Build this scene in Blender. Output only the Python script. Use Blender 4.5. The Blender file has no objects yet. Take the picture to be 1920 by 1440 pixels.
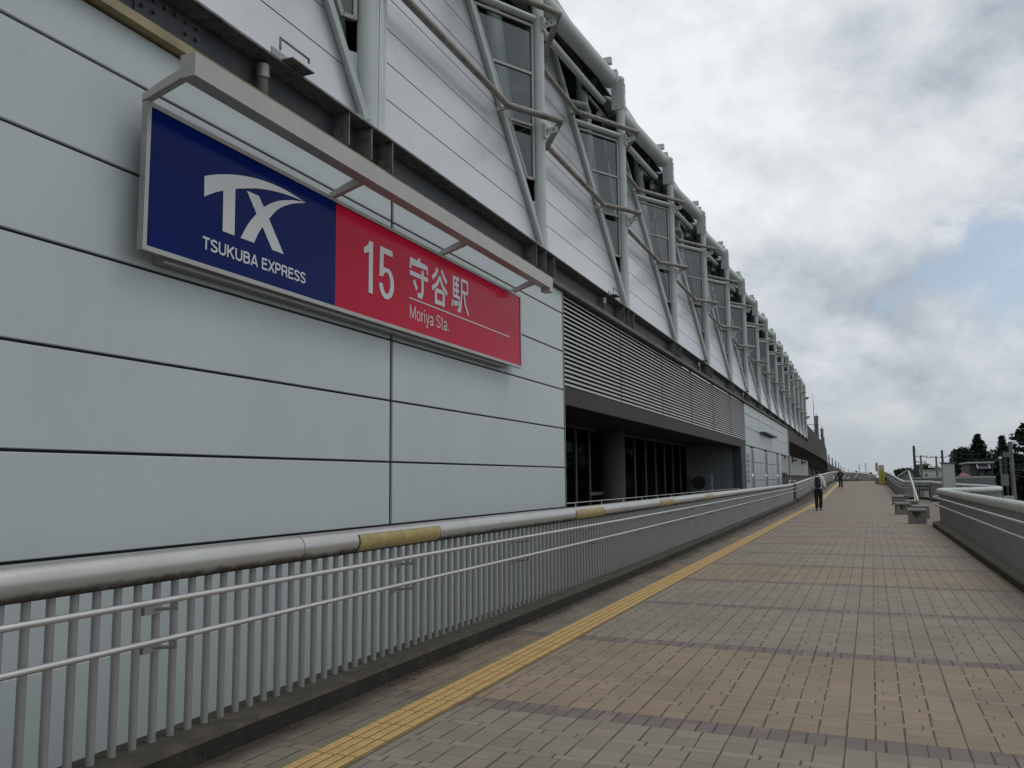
import bpy, bmesh, math, random
from mathutils import Vector, Matrix
random.seed(7)
scene = bpy.context.scene
COL = scene.collection
PI = math.pi

# ------------------------------------------------------------------ camera
EYE = 1.45
YAW, PITCH, ROLL, FPX = 0.39128636, 0.11329813, -0.01019848, 1593.16
_f = Vector((-math.sin(YAW)*math.cos(PITCH), math.cos(YAW)*math.cos(PITCH), math.sin(PITCH)))
_r0 = _f.cross(Vector((0, 0, 1))).normalized(); _u0 = _r0.cross(_f)
_r = math.cos(ROLL)*_r0 + math.sin(ROLL)*_u0
_u = -math.sin(ROLL)*_r0 + math.cos(ROLL)*_u0
cam = bpy.data.cameras.new("camera"); cam_o = bpy.data.objects.new("camera", cam); COL.objects.link(cam_o)
cam_o.matrix_world = Matrix(((_r.x, _u.x, -_f.x, 0), (_r.y, _u.y, -_f.y, 0), (_r.z, _u.z, -_f.z, EYE), (0, 0, 0, 1)))
cam.sensor_width = 36; cam.lens = FPX/1920*36; cam.clip_start = 0.05; cam.clip_end = 6000
scene.camera = cam_o
scene.render.resolution_x = 1024; scene.render.resolution_y = 768

def at(x, y, Y):
    """world point at distance Y along the walkway seen at photo position x, y (used to read real positions off the photo)"""
    d = _f + _r*((x-960)/FPX) - _u*((y-720)/FPX)
    return Vector((0, 0, EYE)) + d*(Y/d.y)

# ------------------------------------------------------------------ world: overcast sky with breaks
SUN_EL, SUN_AZ = math.radians(58), math.radians(60)
world = bpy.data.worlds.new("World"); scene.world = world; world.use_nodes = True
nt = world.node_tree; nt.nodes.clear()
def N(t, nt=nt, **k):
    n = nt.nodes.new(t)
    for a, b in k.items(): setattr(n, a, b)
    return n
def L(a, b, nt=nt): nt.links.new(a, b)
wo = N('ShaderNodeOutputWorld'); bg = N('ShaderNodeBackground'); L(bg.outputs[0], wo.inputs[0])
sky = N('ShaderNodeTexSky', sky_type='NISHITA', sun_disc=False, sun_elevation=SUN_EL, sun_rotation=SUN_AZ, air_density=1.0, dust_density=1.5)
skm = N('ShaderNodeVectorMath', operation='SCALE'); L(sky.outputs[0], skm.inputs[0]); skm.inputs['Scale'].default_value = 0.085
tc = N('ShaderNodeTexCoord'); sep = N('ShaderNodeSeparateXYZ'); L(tc.outputs['Generated'], sep.inputs[0])
def M(op, a, b=None, c=None, nt=nt, clamp=False):
    n = nt.nodes.new('ShaderNodeMath'); n.operation = op; n.use_clamp = clamp
    for i, v in enumerate((a, b, c)):
        if v is None: continue
        if isinstance(v, (int, float)): n.inputs[i].default_value = v
        else: nt.links.new(v, n.inputs[i])
    return n.outputs[0]
cmb = N('ShaderNodeCombineXYZ'); L(sep.outputs[0], cmb.inputs[0]); L(sep.outputs[1], cmb.inputs[1]); L(M('MULTIPLY', sep.outputs[2], 1.45), cmb.inputs[2])
def noise(scale, detail, rough, off, dist=0.0):
    mp = N('ShaderNodeMapping'); L(cmb.outputs[0], mp.inputs[0]); mp.inputs['Location'].default_value = off
    mp.inputs['Scale'].default_value = (1, 1, 1)
    n = N('ShaderNodeTexNoise'); L(mp.outputs[0], n.inputs['Vector']); n.inputs['Scale'].default_value = scale
    n.inputs['Detail'].default_value = detail; n.inputs['Roughness'].default_value = rough; n.inputs['Distortion'].default_value = dist
    return n.outputs['Fac']
def blob(px, py, rad):
    """soft spot in the sky, by direction"""
    d = (_f + _r*((px-960)/FPX) - _u*((py-720)/FPX)).normalized()
    vm = N('ShaderNodeVectorMath', operation='DISTANCE'); L(tc.outputs['Generated'], vm.inputs[0]); vm.inputs[1].default_value = d
    mr = N('ShaderNodeMapRange', interpolation_type='SMOOTHSTEP'); L(vm.outputs['Value'], mr.inputs[0])
    mr.inputs[1].default_value = 0.0; mr.inputs[2].default_value = rad; mr.inputs[3].default_value = 1.0; mr.inputs[4].default_value = 0.0
    return mr.outputs[0]
n1 = noise(1.7, 5, 0.5, (3.1, 1.7, 0.4), 0.2)         # large masses
n2 = noise(5.2, 9, 0.60, (7.3, 2.2, 1.4), 0.15)        # billows
n2b = noise(13.0, 8, 0.62, (2.3, 5.2, 8.4), 0.1)      # fine breakup
n3 = noise(4.0, 9, 0.62, (1.2, 9.2, 3.0), 0.5)        # breaks
puff = M('ADD', M('MULTIPLY', n2, 0.66), M('MULTIPLY', n2b, 0.36)); puff = M('ADD', M('MULTIPLY', M('SUBTRACT', puff, 0.51), 0.95), 0.51)
brt = M('ADD', M('MULTIPLY', n1, 0.45), M('MULTIPLY', puff, 0.75)); brt = M('SUBTRACT', brt, 0.065)
for (px, py, rad, w) in ((1300, 60, .36, .115), (1250, 260, .2, .04), (1880, 545, .13, .07), (1480, 480, .10, -.07), (1700, 690, .30, -.13), (1580, 170, .12, -.05), (1640, 350, .12, .05), (1870, 130, .16, -.05), (1800, 300, .12, .03), (1640, 630, .03, .05), (1560, 640, .10, .02)):
    brt = M('ADD', brt, M('MULTIPLY', blob(px, py, rad), w))
cr = N('ShaderNodeValToRGB'); L(brt, cr.inputs[0])
e = cr.color_ramp.elements
e[0].position = 0.40; e[0].color = (0.31, 0.355, 0.415, 1)
e[1].position = 0.70; e[1].color = (0.76, 0.785, 0.81, 1)
m_ = e.new(0.50); m_.color = (0.47, 0.51, 0.555, 1)
m_ = e.new(0.58); m_.color = (0.60, 0.635, 0.665, 1)
# thin haze at the horizon
hz = N('ShaderNodeMapRange'); L(sep.outputs[2], hz.inputs[0]); hz.inputs[1].default_value = 0.0; hz.inputs[2].default_value = 0.12; hz.inputs[3].default_value = 0.8; hz.inputs[4].default_value = 0.0
mixh = N('ShaderNodeMix', data_type='RGBA'); L(hz.outputs[0], mixh.inputs[0]); L(cr.outputs[0], mixh.inputs[6]); mixh.inputs[7].default_value = (0.365, 0.405, 0.425, 1)
# breaks of blue, mostly to the right, their rims torn by the billows
brk = M('ADD', M('MULTIPLY', n3, 0.9), M('MULTIPLY', blob(1905, 390, .14), .155))
for (px, py, rad, w) in ((1800, 440, .10, .07), (1620, 505, .10, .07), (1700, 640, .2, .05), (1900, 640, .12, .05)):
    brk = M('ADD', brk, M('MULTIPLY', blob(px, py, rad), w))
brk = M('ADD', brk, M('MULTIPLY', M('SUBTRACT', 0.5, puff), 0.7))
bm = N('ShaderNodeMapRange', interpolation_type='SMOOTHSTEP'); L(brk, bm.inputs[0]); bm.inputs[1].default_value = 0.56; bm.inputs[2].default_value = 0.70; bm.inputs[3].default_value = 0; bm.inputs[4].default_value = 0.8
bl = N('ShaderNodeVectorMath', operation='MULTIPLY_ADD'); L(skm.outputs[0], bl.inputs[0]); bl.inputs[1].default_value = (0.9, 0.9, 0.9); bl.inputs[2].default_value = (0.12, 0.13, 0.14)
mixb = N('ShaderNodeMix', data_type='RGBA'); L(bm.outputs[0], mixb.inputs[0]); L(mixh.outputs[2], mixb.inputs[6]); L(bl.outputs[0], mixb.inputs[7])
L(mixb.outputs[2], bg.inputs[0]); bg.inputs[1].default_value = 1.0

sun = bpy.data.lights.new("sun", 'SUN'); sun.energy = 0.5; sun.angle = math.radians(25); sun.color = (1.0, 0.96, 0.9)
sun_o = bpy.data.objects.new("sun", sun); COL.objects.link(sun_o)
sun_dir = Vector((math.sin(SUN_AZ)*math.cos(SUN_EL), math.cos(SUN_AZ)*math.cos(SUN_EL), math.sin(SUN_EL)))
sun_o.rotation_euler = sun_dir.to_track_quat('Z', 'Y').to_euler()
scene.view_settings.view_transform = 'Standard'; scene.view_settings.look = 'None'
scene.view_settings.exposure = 0.20; scene.view_settings.gamma = 1
scene.cycles.max_bounces = 8; scene.cycles.transparent_max_bounces = 16

# ------------------------------------------------------------------ helpers
def tag(o, label=None, cat=None, group=None, kind=None):
    if label: o['label'] = label
    if cat: o['category'] = cat
    if group: o['group'] = group
    if kind: o['kind'] = kind
    return o
def empty(name, loc=(0, 0, 0), label=None, cat=None, group=None):
    o = bpy.data.objects.new(name, None); o.location = loc; o.empty_display_size = .3; COL.objects.link(o)
    return tag(o, label, cat, group)
class MB:
    def __init__(s): s.v = []; s.f = []; s.m = []; s.mats = []; s.cm = 0; s.sm = []
    def mat(s, m):
        if m not in s.mats: s.mats.append(m)
        s.cm = s.mats.index(m); return s
    def add(s, vs, fs, smooth=False):
        b = len(s.v); s.v += [tuple(p) for p in vs]
        for f in fs: s.f.append(tuple(b+i for i in f)); s.m.append(s.cm); s.sm.append(smooth)
        return s
    def box(s, x0, x1, y0, y1, z0, z1):
        x0, x1 = sorted((x0, x1)); y0, y1 = sorted((y0, y1)); z0, z1 = sorted((z0, z1))
        return s.add([(x0, y0, z0), (x1, y0, z0), (x1, y1, z0), (x0, y1, z0), (x0, y0, z1), (x1, y0, z1), (x1, y1, z1), (x0, y1, z1)],
                     [(0, 3, 2, 1), (4, 5, 6, 7), (0, 1, 5, 4), (1, 2, 6, 5), (2, 3, 7, 6), (3, 0, 4, 7)])
    def bbox(s, c, sx, sy, sz, rz=0, bev=0.0):
        """box centred on c, size sx sy sz, turned rz, with chamfered vertical+top edges"""
        hx, hy, hz = sx/2, sy/2, sz/2; ca, sa = math.cos(rz), math.sin(rz)
        def T(x, y, z): return (c[0]+x*ca-y*sa, c[1]+x*sa+y*ca, c[2]+z)
        if bev <= 0:
            pts = [T(x, y, z) for z in (-hz, hz) for (x, y) in ((-hx, -hy), (hx, -hy), (hx, hy), (-hx, hy))]
            return s.add(pts, [(0, 3, 2, 1), (4, 5, 6, 7), (0, 1, 5, 4), (1, 2, 6, 5), (2, 3, 7, 6), (3, 0, 4, 7)])
        b = bev
        def ring(i, z): return [T(x, y, z) for (x, y) in ((-hx+i+b, -hy+i), (hx-i-b, -hy+i), (hx-i, -hy+i+b), (hx-i, hy-i-b), (hx-i-b, hy-i), (-hx+i+b, hy-i), (-hx+i, hy-i-b), (-hx+i, -hy+i+b))]
        pts = ring(0, -hz)+ring(0, hz-b)+ring(b, hz)
        fs = [tuple(range(7, -1, -1)), tuple(range(16, 24))]
        for k in (0, 8):
            for i in range(8): fs.append((k+i, k+(i+1) % 8, k+8+(i+1) % 8, k+8+i))
        return s.add(pts, fs)
    def prism(s, poly, d):
        """closed polygon (list of 3D points) extruded by vector d"""
        n = len(poly); d = Vector(d); a = [Vector(p) for p in poly]; b = [p+d for p in a]
        nrm = Vector((0, 0, 0))
        for i in range(n): nrm += a[i].cross(a[(i+1) % n])
        if nrm.dot(d) > 0: a, b = b, a
        fs = [tuple(range(n)), tuple(range(2*n-1, n-1, -1))]
        for i in range(n): j = (i+1) % n; fs.append((i, n+i, n+j, j))
        return s.add(a+b, fs)
    def tube(s, path, r, n=10, cap=True, smooth=True):
        P = [Vector(p) for p in path]; m = len(P)
        R = r if isinstance(r, (list, tuple)) else [r]*m
        tg = []
        for i in range(m):
            a = (P[i]-P[i-1]).normalized() if i else None; b = (P[i+1]-P[i]).normalized() if i < m-1 else None
            tg.append(((a or b)+(b or a)).normalized())
        ref = Vector((0, 0, 1)) if abs(tg[0].z) < .9 else Vector((0, 1, 0))
        vs = []
        for i in range(m):
            u = tg[i].cross(ref)
            if u.length < 1e-4: u = tg[i].cross(Vector((1, 0, 0)))
            u.normalize(); w = u.cross(tg[i]).normalized(); ref = w
            k = 1.0
            if 0 < i < m-1:
                c = (P[i]-P[i-1]).normalized().dot(tg[i]); k = 1/max(c, .5)
            bis = None
            if 0 < i < m-1:
                bis = (P[i+1]-P[i]).normalized()-(P[i]-P[i-1]).normalized()
                bis = bis.normalized() if bis.length > 1e-5 else None
            for j in range(n):
                an = 2*PI*j/n; o = (u*math.cos(an)+w*math.sin(an))*R[i]
                if bis: o = o+bis*(o.dot(bis))*(k-1)
                vs.append(P[i]+o)
        fs = []
        for i in range(m-1):
            for j in range(n): fs.append((i*n+j, i*n+(j+1) % n, (i+1)*n+(j+1) % n, (i+1)*n+j))
        s.add(vs, fs, smooth)
        if cap:
            s.add(vs[:n], [tuple(range(n-1, -1, -1))]); s.add(vs[-n:], [tuple(range(n))])
        return s
    def bar(s, a, b, w, h, up=(0, 0, 1)):
        """square bar from a to b, w wide (sideways) and h tall (along up)"""
        a, b = Vector(a), Vector(b); t = (b-a).normalized(); sd = t.cross(Vector(up)).normalized(); u = sd.cross(t)
        o = [sd*w/2+u*h/2, -sd*w/2+u*h/2, -sd*w/2-u*h/2, sd*w/2-u*h/2]
        return s.add([a+q for q in o]+[b+q for q in o], [(0, 1, 2, 3), (7, 6, 5, 4), (0, 4, 5, 1), (1, 5, 6, 2), (2, 6, 7, 3), (3, 7, 4, 0)])
    def sphere(s, c, r, n=10, m=6, sz=1.0):
        vs = [(c[0], c[1], c[2]-r*sz)]; fs = []
        for i in range(1, m):
            a = -PI/2+PI*i/m
            for j in range(n): vs.append((c[0]+r*math.cos(a)*math.cos(2*PI*j/n), c[1]+r*math.cos(a)*math.sin(2*PI*j/n), c[2]+r*math.sin(a)*sz))
        vs.append((c[0], c[1], c[2]+r*sz)); t = len(vs)-1
        for j in range(n): fs.append((0, 1+(j+1) % n, 1+j)); fs.append((t, 1+(m-2)*n+j, 1+(m-2)*n+(j+1) % n))
        for i in range(m-2):
            for j in range(n): a = 1+i*n+j; b = 1+i*n+(j+1) % n; fs.append((a, b, b+n, a+n))
        return s.add(vs, fs, True)
    def build(s, name, mat=None, parent=None, **t):
        me = bpy.data.meshes.new(name)
        me.from_pydata(s.v, [], s.f)
        ms = s.mats if s.mats else [mat]
        if s.mats and mat and mat not in ms: ms = ms
        for m in ms: me.materials.append(m)
        me.polygons.foreach_set('material_index', s.m); me.polygons.foreach_set('use_smooth', s.sm); me.update()
        o = bpy.data.objects.new(name, me); COL.objects.link(o)
        if parent: o.parent = parent; o.matrix_parent_inverse = Matrix.Translation(-world_loc(parent))
        return tag(o, **t)
def world_loc(o):
    v = Vector((0, 0, 0))
    while o:
        v += o.location
        if o.parent: v += o.matrix_parent_inverse.translation
        o = o.parent
    return v
def copy_tree(o, parent=None):
    c = o.copy(); COL.objects.link(c)
    if parent: c.parent = parent; c.matrix_parent_inverse = o.matrix_parent_inverse.copy()
    for ch in [x for x in bpy.data.objects if x.parent == o]: copy_tree(ch, c)
    return c

# ------------------------------------------------------------------ materials
def mat(name, col, rough=0.6, metal=0.0, var=0.08, scale=3.0, bump=0.0, bscale=60.0, col2=None, dirt=None, spec=0.5, stretch=(1, 1, 1)):
    m = bpy.data.materials.new(name); m.use_nodes = True; t = m.node_tree; t.nodes.clear()
    o = N('ShaderNodeOutputMaterial', t); p = N('ShaderNodeBsdfPrincipled', t); L(p.outputs[0], o.inputs[0], t)
    g = N('ShaderNodeTexCoord', t); mp = N('ShaderNodeMapping', t); L(g.outputs['Object'], mp.inputs[0], t); mp.inputs['Scale'].default_value = stretch
    n = N('ShaderNodeTexNoise', t); L(mp.outputs[0], n.inputs['Vector'], t); n.inputs['Scale'].default_value = scale; n.inputs['Detail'].default_value = 6; n.inputs['Roughness'].default_value = .6
    r = N('ShaderNodeValToRGB', t); L(n.outputs['Fac'], r.inputs[0], t)
    c2 = col2 if col2 else tuple(c*(1-var*2) for c in col)
    r.color_ramp.elements[0].position = .35; r.color_ramp.elements[0].color = (*c2, 1)
    r.color_ramp.elements[1].position = .62; r.color_ramp.elements[1].color = (*col, 1)
    out = r.outputs[0]
    if dirt:
        dc, ds, lo, hi = dirt
        n2 = N('ShaderNodeTexNoise', t); L(mp.outputs[0], n2.inputs['Vector'], t); n2.inputs['Scale'].default_value = ds; n2.inputs['Detail'].default_value = 8; n2.inputs['Roughness'].default_value = .7
        mr = N('ShaderNodeMapRange', t); L(n2.outputs['Fac'], mr.inputs[0], t); mr.inputs[1].default_value = lo; mr.inputs[2].default_value = hi
        mx = N('ShaderNodeMix', t, data_type='RGBA'); L(mr.outputs[0], mx.inputs[0], t); L(out, mx.inputs[6], t); mx.inputs[7].default_value = (*dc, 1); out = mx.outputs[2]
    L(out, p.inputs['Base Color'], t)
    p.inputs['Roughness'].default_value = rough; p.inputs['Metallic'].default_value = metal; p.inputs['Specular IOR Level'].default_value = spec
    if bump:
        nb = N('ShaderNodeTexNoise', t); L(g.outputs['Object'], nb.inputs['Vector'], t); nb.inputs['Scale'].default_value = bscale; nb.inputs['Detail'].default_value = 4
        b = N('ShaderNodeBump', t); b.inputs['Strength'].default_value = bump; b.inputs['Distance'].default_value = .01; L(nb.outputs['Fac'], b.inputs['Height'], t); L(b.outputs[0], p.inputs['Normal'], t)
    return m
def glass(name, tint, through=0.5, rough=0.02, refl=.9, base_r=.11):
    m = bpy.data.materials.new(name); m.use_nodes = True; t = m.node_tree; t.nodes.clear()
    o = N('ShaderNodeOutputMaterial', t); gl = N('ShaderNodeBsdfGlossy', t); gl.inputs['Roughness'].default_value = rough; gl.inputs['Color'].default_value = (refl*.93, refl, refl, 1)
    tr = N('ShaderNodeBsdfTransparent', t); tr.inputs[0].default_value = (*[c*through for c in tint], 1)
    lw = N('ShaderNodeLayerWeight', t); lw.inputs[0].default_value = .5
    fc = M('ADD', base_r, M('MULTIPLY', M('POWER', lw.outputs['Facing'], 4.5, nt=t), .9, nt=t), nt=t)
    mx = N('ShaderNodeMixShader', t); L(fc, mx.inputs[0], t); L(tr.outputs[0], mx.inputs[1], t); L(gl.outputs[0], mx.inputs[2], t); L(mx.outputs[0], o.inputs[0], t)
    return m
W_WALL = mat('wall_panel_paint', (.515, .565, .572), .42, 0, .03, .5, dirt=((.36, .38, .36), 1.3, .62, 1.1), stretch=(1, 1.6, .7), bump=.10, bscale=1.3)
W_JOINT = mat('joint_gasket', (.02, .02, .02), .8)
W_STEEL = mat('pale_green_steel_paint', (.52, .56, .55), .45, 0, .05, 1.5, dirt=((.16, .15, .12), 5, .66, .85))
W_METAL = mat('facade_metal', (.64, .64, .655), .30, .45, .07, .45, col2=(.56, .56, .58), dirt=((.40, .40, .41), .9, .55, .9))
W_ALU = mat('window_aluminium', (.36, .345, .33), .45, .5, .06, 4)
W_PIPE = mat('weathered_pipe', (.33, .305, .275), .5, .25, .12, 6, dirt=((.10, .08, .06), 5, .45, .75))
W_DARK = mat('dark_soffit', (.065, .067, .068), .8, 0, .1, 1)
W_BEAM = mat('dark_steel_beam', (.062, .066, .076), .55, .2, .15, 2, dirt=((.09, .08, .07), 3, .5, .8))
W_BEAME = mat('beam_edge', (.20, .20, .195), .6, .1, .15, 6, dirt=((.05, .045, .04), 9, .45, .7))
W_TAN = mat('stained_ledge', (.34, .28, .17), .8, 0, .15, 4, dirt=((.17, .12, .08), 3, .5, .75))
W_LEDGE = mat('grey_ledge', (.17, .155, .14), .8, 0, .15, 3, dirt=((.07, .045, .03), 4, .5, .75))
W_LOUV = mat('louvre_slat', (.41, .40, .385), .5, .2, .05, 3)
W_GLASS = glass('window_glass', (.70, .80, .80), .85)
W_GLASSD = glass('dark_glass', (.35, .45, .43), .5, .04, .06, .05)
W_MULL = mat('mullion', (.16, .165, .16), .5, .3)
W_CONC = mat('concrete', (.26, .25, .235), .85, 0, .12, 2, .25, 40, dirt=((.13, .12, .11), 1.5, .5, .8))
W_CONCD = mat('stained_concrete', (.11, .095, .08), .9, 0, .2, 1.5, .2, 30, dirt=((.05, .04, .035), 2, .45, .75))
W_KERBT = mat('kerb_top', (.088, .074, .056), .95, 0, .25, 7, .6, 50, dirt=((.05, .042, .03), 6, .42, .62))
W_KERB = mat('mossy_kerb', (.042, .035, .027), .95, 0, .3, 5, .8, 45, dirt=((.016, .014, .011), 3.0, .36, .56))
W_RAILT = mat('railing_aluminium', (.50, .49, .475), .36, .6, .05, 2, dirt=((.20, .17, .14), 6, .60, .85))
W_HAND = mat('handrail_steel', (.58, .57, .565), .3, .7, .04, 5)
W_BAL = mat('baluster_paint', (.33, .33, .32), .5, .3, .06, 8, dirt=((.20, .19, .175), 10, .6, .9))
W_YTAPE = mat('faded_yellow_tape', (.42, .33, .13), .55, 0, .14, 9, dirt=((.24, .21, .17), 5, .55, .8))
W_SEAM = mat('tube_seam', (.05, .045, .04), .7)
W_DIRT = mat('rail_grime', (.075, .06, .045), .9, 0, .3, 9, .3, 60)
W_BLUE = mat('sign_blue', (.001, .012, .115), .12, 0, .02, 2, spec=.07)
W_RED = mat('sign_red', (.54, .008, .042), .14, 0, .03, 1.2, col2=(.50, .009, .042), spec=.08)
W_WHITE = mat('sign_white', (.62, .63, .63), .3, 0, .02, 3)
W_SFR = mat('sign_frame', (.38, .37, .35), .35, .6, .06, 5)
W_CAN = mat('sign_canopy', (.46, .435, .42), .45, .0, .05, 2)
W_BLACK = mat('black_rubber', (.012, .012, .012), .6)
W_TREE = None

# ------------------------------------------------------------------ ground and deck
def deckz(Y):
    if Y < 50: return 0.0
    if Y < 54: return (Y-50)**2/8*.0208
    if Y <= 98: return .0208*2*.25*2+(Y-54)*.0208
    t = Y-98
    return .0416/2+.0208*44+.0208*t-.0018*t*t
GROUND = -6.0
gm = mat('street_ground', (.10, .105, .085), .95, 0, .25, .08, .1, 5, dirt=((.05, .065, .035), .05, .45, .6))
g = MB().add([(-3000, -400, GROUND), (3000, -400, GROUND), (3000, 5000, GROUND), (-3000, 5000, GROUND)], [(0, 1, 2, 3)]).build('ground', gm)
tag(g, kind='structure')

def paving_material():
    m = bpy.data.materials.new('deck_paving'); m.use_nodes = True; t = m.node_tree; t.nodes.clear()
    o = N('ShaderNodeOutputMaterial', t); p = N('ShaderNodeBsdfPrincipled', t); L(p.outputs[0], o.inputs[0], t)
    g = N('ShaderNodeTexCoord', t); s = N('ShaderNodeSeparateXYZ', t); L(g.outputs['Object'], s.inputs[0], t)
    X, Y = s.outputs[0], s.outputs[1]
    def m_(op, a, b=None, c=None): return M(op, a, b, c, nt=t)
    # the courses lie a touch askew to the rails
    u = m_('SUBTRACT', X, m_('MULTIPLY', Y, .006)); u = m_('ADD', u, .21)
    v = m_('ADD', Y, m_('MULTIPLY', X, .035))
    v = m_('SUBTRACT', v, 5.08)
    P = 2.45
    vi = m_('FLOOR', m_('DIVIDE', v, P)); vb = m_('SUBTRACT', v, m_('MULTIPLY', vi, P))
    inband = m_('LESS_THAN', vb, .225)
    w = m_('SUBTRACT', vb, .225); q5 = m_('DIVIDE', w, .385); qi = m_('FLOOR', q5); q = m_('MULTIPLY', m_('SUBTRACT', q5, qi), .385)
    thin = m_('GREATER_THAN', q, .31)
    thin = m_('MULTIPLY', thin, m_('SUBTRACT', 1, inband))
    # column width by course
    tw = m_('ADD', .1525, m_('MULTIPLY', inband, -.0508)); tw = m_('ADD', tw, m_('MULTIPLY', thin, .0508))
    uc = m_('DIVIDE', u, tw); ui = m_('FLOOR', uc); uf = m_('SUBTRACT', uc, ui)
    du = m_('MULTIPLY', m_('MINIMUM', uf, m_('SUBTRACT', 1, uf)), tw)
    # course joints
    half = m_('MULTIPLY', m_('FLOOR', m_('DIVIDE', q, .155)), 1)
    dq = m_('MINIMUM', m_('ABSOLUTE', m_('SUBTRACT', q, .155)), m_('ABSOLUTE', m_('SUBTRACT', q, .31)))
    dq = m_('MINIMUM', dq, m_('MINIMUM', q, m_('SUBTRACT', .385, q)))
    dmid = m_('ABSOLUTE', m_('SUBTRACT', q, .155))
    db = m_('MINIMUM', vb, m_('ABSOLUTE', m_('SUBTRACT', vb, .225)))
    dv = m_('ADD', m_('MULTIPLY', dq, m_('SUBTRACT', 1, inband)), m_('MULTIPLY', db, inband))
    # ids
    cid = N('ShaderNodeCombineXYZ', t); L(ui, cid.inputs[0], t); L(m_('ADD', m_('MULTIPLY', vi, 17), m_('ADD', m_('MULTIPLY', qi, 3), half)), cid.inputs[1], t); L(thin, cid.inputs[2], t)
    wn = N('ShaderNodeTexWhiteNoise', t, noise_dimensions='3D'); L(cid.outputs[0], wn.inputs[0], t)
    # joints vary in how open they are
    jn = N('ShaderNodeTexNoise', t); L(g.outputs['Object'], jn.inputs['Vector'], t); jn.inputs['Scale'].default_value = 1.7; jn.inputs['Detail'].default_value = 3
    wu = m_('ADD', .0020, m_('MULTIPLY', m_('POWER', wn.outputs['Value'], 1.3), .0050))
    def step(d, wd, soft=.0018):
        mr = N('ShaderNodeMapRange', t); L(d, mr.inputs[0], t)
        if isinstance(wd, float): mr.inputs[1].default_value = wd
        else: L(wd, mr.inputs[1], t)
        L(m_('ADD', wd, soft), mr.inputs[2], t); mr.inputs[3].default_value = 1; mr.inputs[4].default_value = 0
        return mr.outputs[0]
    ju = step(du, wu)
    jv = m_('MULTIPLY', step(dv, .0012), m_('MULTIPLY', jn.outputs['Fac'], 1.5))
    # expansion lines every 0.61 m
    lf = m_('FRACT', m_('DIVIDE', u, .61)); dl = m_('MULTIPLY', m_('MINIMUM', lf, m_('SUBTRACT', 1, lf)), .61)
    jl = step(dl, .0022)
    joint = m_('MAXIMUM', m_('MAXIMUM', ju, jv), jl)
    # section colour
    sec = m_('MODULO', m_('ADD', vi, 30), 3.0)
    tan = m_('LESS_THAN', m_('ABSOLUTE', m_('SUBTRACT', sec, 0)), .5)
    def mixc(f, a, b):
        x = N('ShaderNodeMix', t, data_type='RGBA')
        if isinstance(f, (int, float)): x.inputs[0].default_value = f
        else: L(f, x.inputs[0], t)
        for i, c in ((6, a), (7, b)):
            if isinstance(c, tuple): x.inputs[i].default_value = (*c, 1)
            else: L(c, x.inputs[i], t)
        return x.outputs[2]
    rs = N('ShaderNodeTexWhiteNoise', t, noise_dimensions='1D'); L(vi, rs.inputs['W'], t)
    wf = N('ShaderNodeMapRange', t); L(vi, wf.inputs[0], t); wf.inputs[1].default_value = 0; wf.inputs[2].default_value = 4
    greys = mixc(m_('ADD', m_('MULTIPLY', wf.outputs[0], .8), m_('MULTIPLY', rs.outputs['Value'], .2)), (.252, .227, .177), (.282, .226, .178))
    base = mixc(tan, greys, (.298, .222, .150))
    base = mixc(m_('MULTIPLY', thin, .38), base, (.32, .285, .232))
    base = mixc(inband, base, (.180, .142, .128))
    # per-tile tint
    hsv = N('ShaderNodeHueSaturation', t); L(base, hsv.inputs['Color'], t)
    L(m_('ADD', .91, m_('MULTIPLY', wn.outputs['Value'], .17)), hsv.inputs['Value'], t)
    cs = N('ShaderNodeSeparateColor', t); L(wn.outputs['Color'], cs.inputs[0], t)
    base = mixc(m_('MULTIPLY', m_('GREATER_THAN', cs.outputs[1], .90), .35), hsv.outputs[0], (.36, .26, .19))
    # grain, grime and gum spots
    ng = N('ShaderNodeTexNoise', t); L(g.outputs['Object'], ng.inputs['Vector'], t); ng.inputs['Scale'].default_value = 140; ng.inputs['Detail'].default_value = 3
    h2 = N('ShaderNodeHueSaturation', t); L(base, h2.inputs['Color'], t); L(m_('ADD', .72, m_('MULTIPLY', ng.outputs['Fac'], .56)), h2.inputs['Value'], t); base = h2.outputs[0]
    nl = N('ShaderNodeTexNoise', t); L(g.outputs['Object'], nl.inputs['Vector'], t); nl.inputs['Scale'].default_value = .9; nl.inputs['Detail'].default_value = 7; nl.inputs['Roughness'].default_value = .65
    gr = N('ShaderNodeMapRange', t); L(nl.outputs['Fac'], gr.inputs[0], t); gr.inputs[1].default_value = .42; gr.inputs[2].default_value = .8; gr.inputs[3].default_value = 0; gr.inputs[4].default_value = .62
    base = mixc(gr.outputs[0], base, (.15, .125, .10))
    # dirt washed up against both kerbs
    eL = m_('ADD', X, m_('ADD', 3.42, m_('MULTIPLY', m_('SUBTRACT', jn.outputs['Fac'], .5), .9)))
    de = N('ShaderNodeMapRange', t); L(eL, de.inputs[0], t); de.inputs[1].default_value = .0; de.inputs[2].default_value = .85; de.inputs[3].default_value = 1.0; de.inputs[4].default_value = 0
    base = mixc(de.outputs[0], base, (.105, .078, .056))
    eR = m_('SUBTRACT', m_('ADD', 1.8, m_('MULTIPLY', m_('SUBTRACT', nl.outputs['Fac'], .5), 1.0)), X)
    de2 = N('ShaderNodeMapRange', t); L(eR, de2.inputs[0], t); de2.inputs[1].default_value = .0; de2.inputs[2].default_value = .5; de2.inputs[3].default_value = .55; de2.inputs[4].default_value = 0
    base = mixc(de2.outputs[0], base, (.14, .10, .07))
    eK = m_('ADD', X, m_('ADD', 3.27, m_('MULTIPLY', m_('SUBTRACT', nl.outputs['Fac'], .5), .8)))
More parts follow.
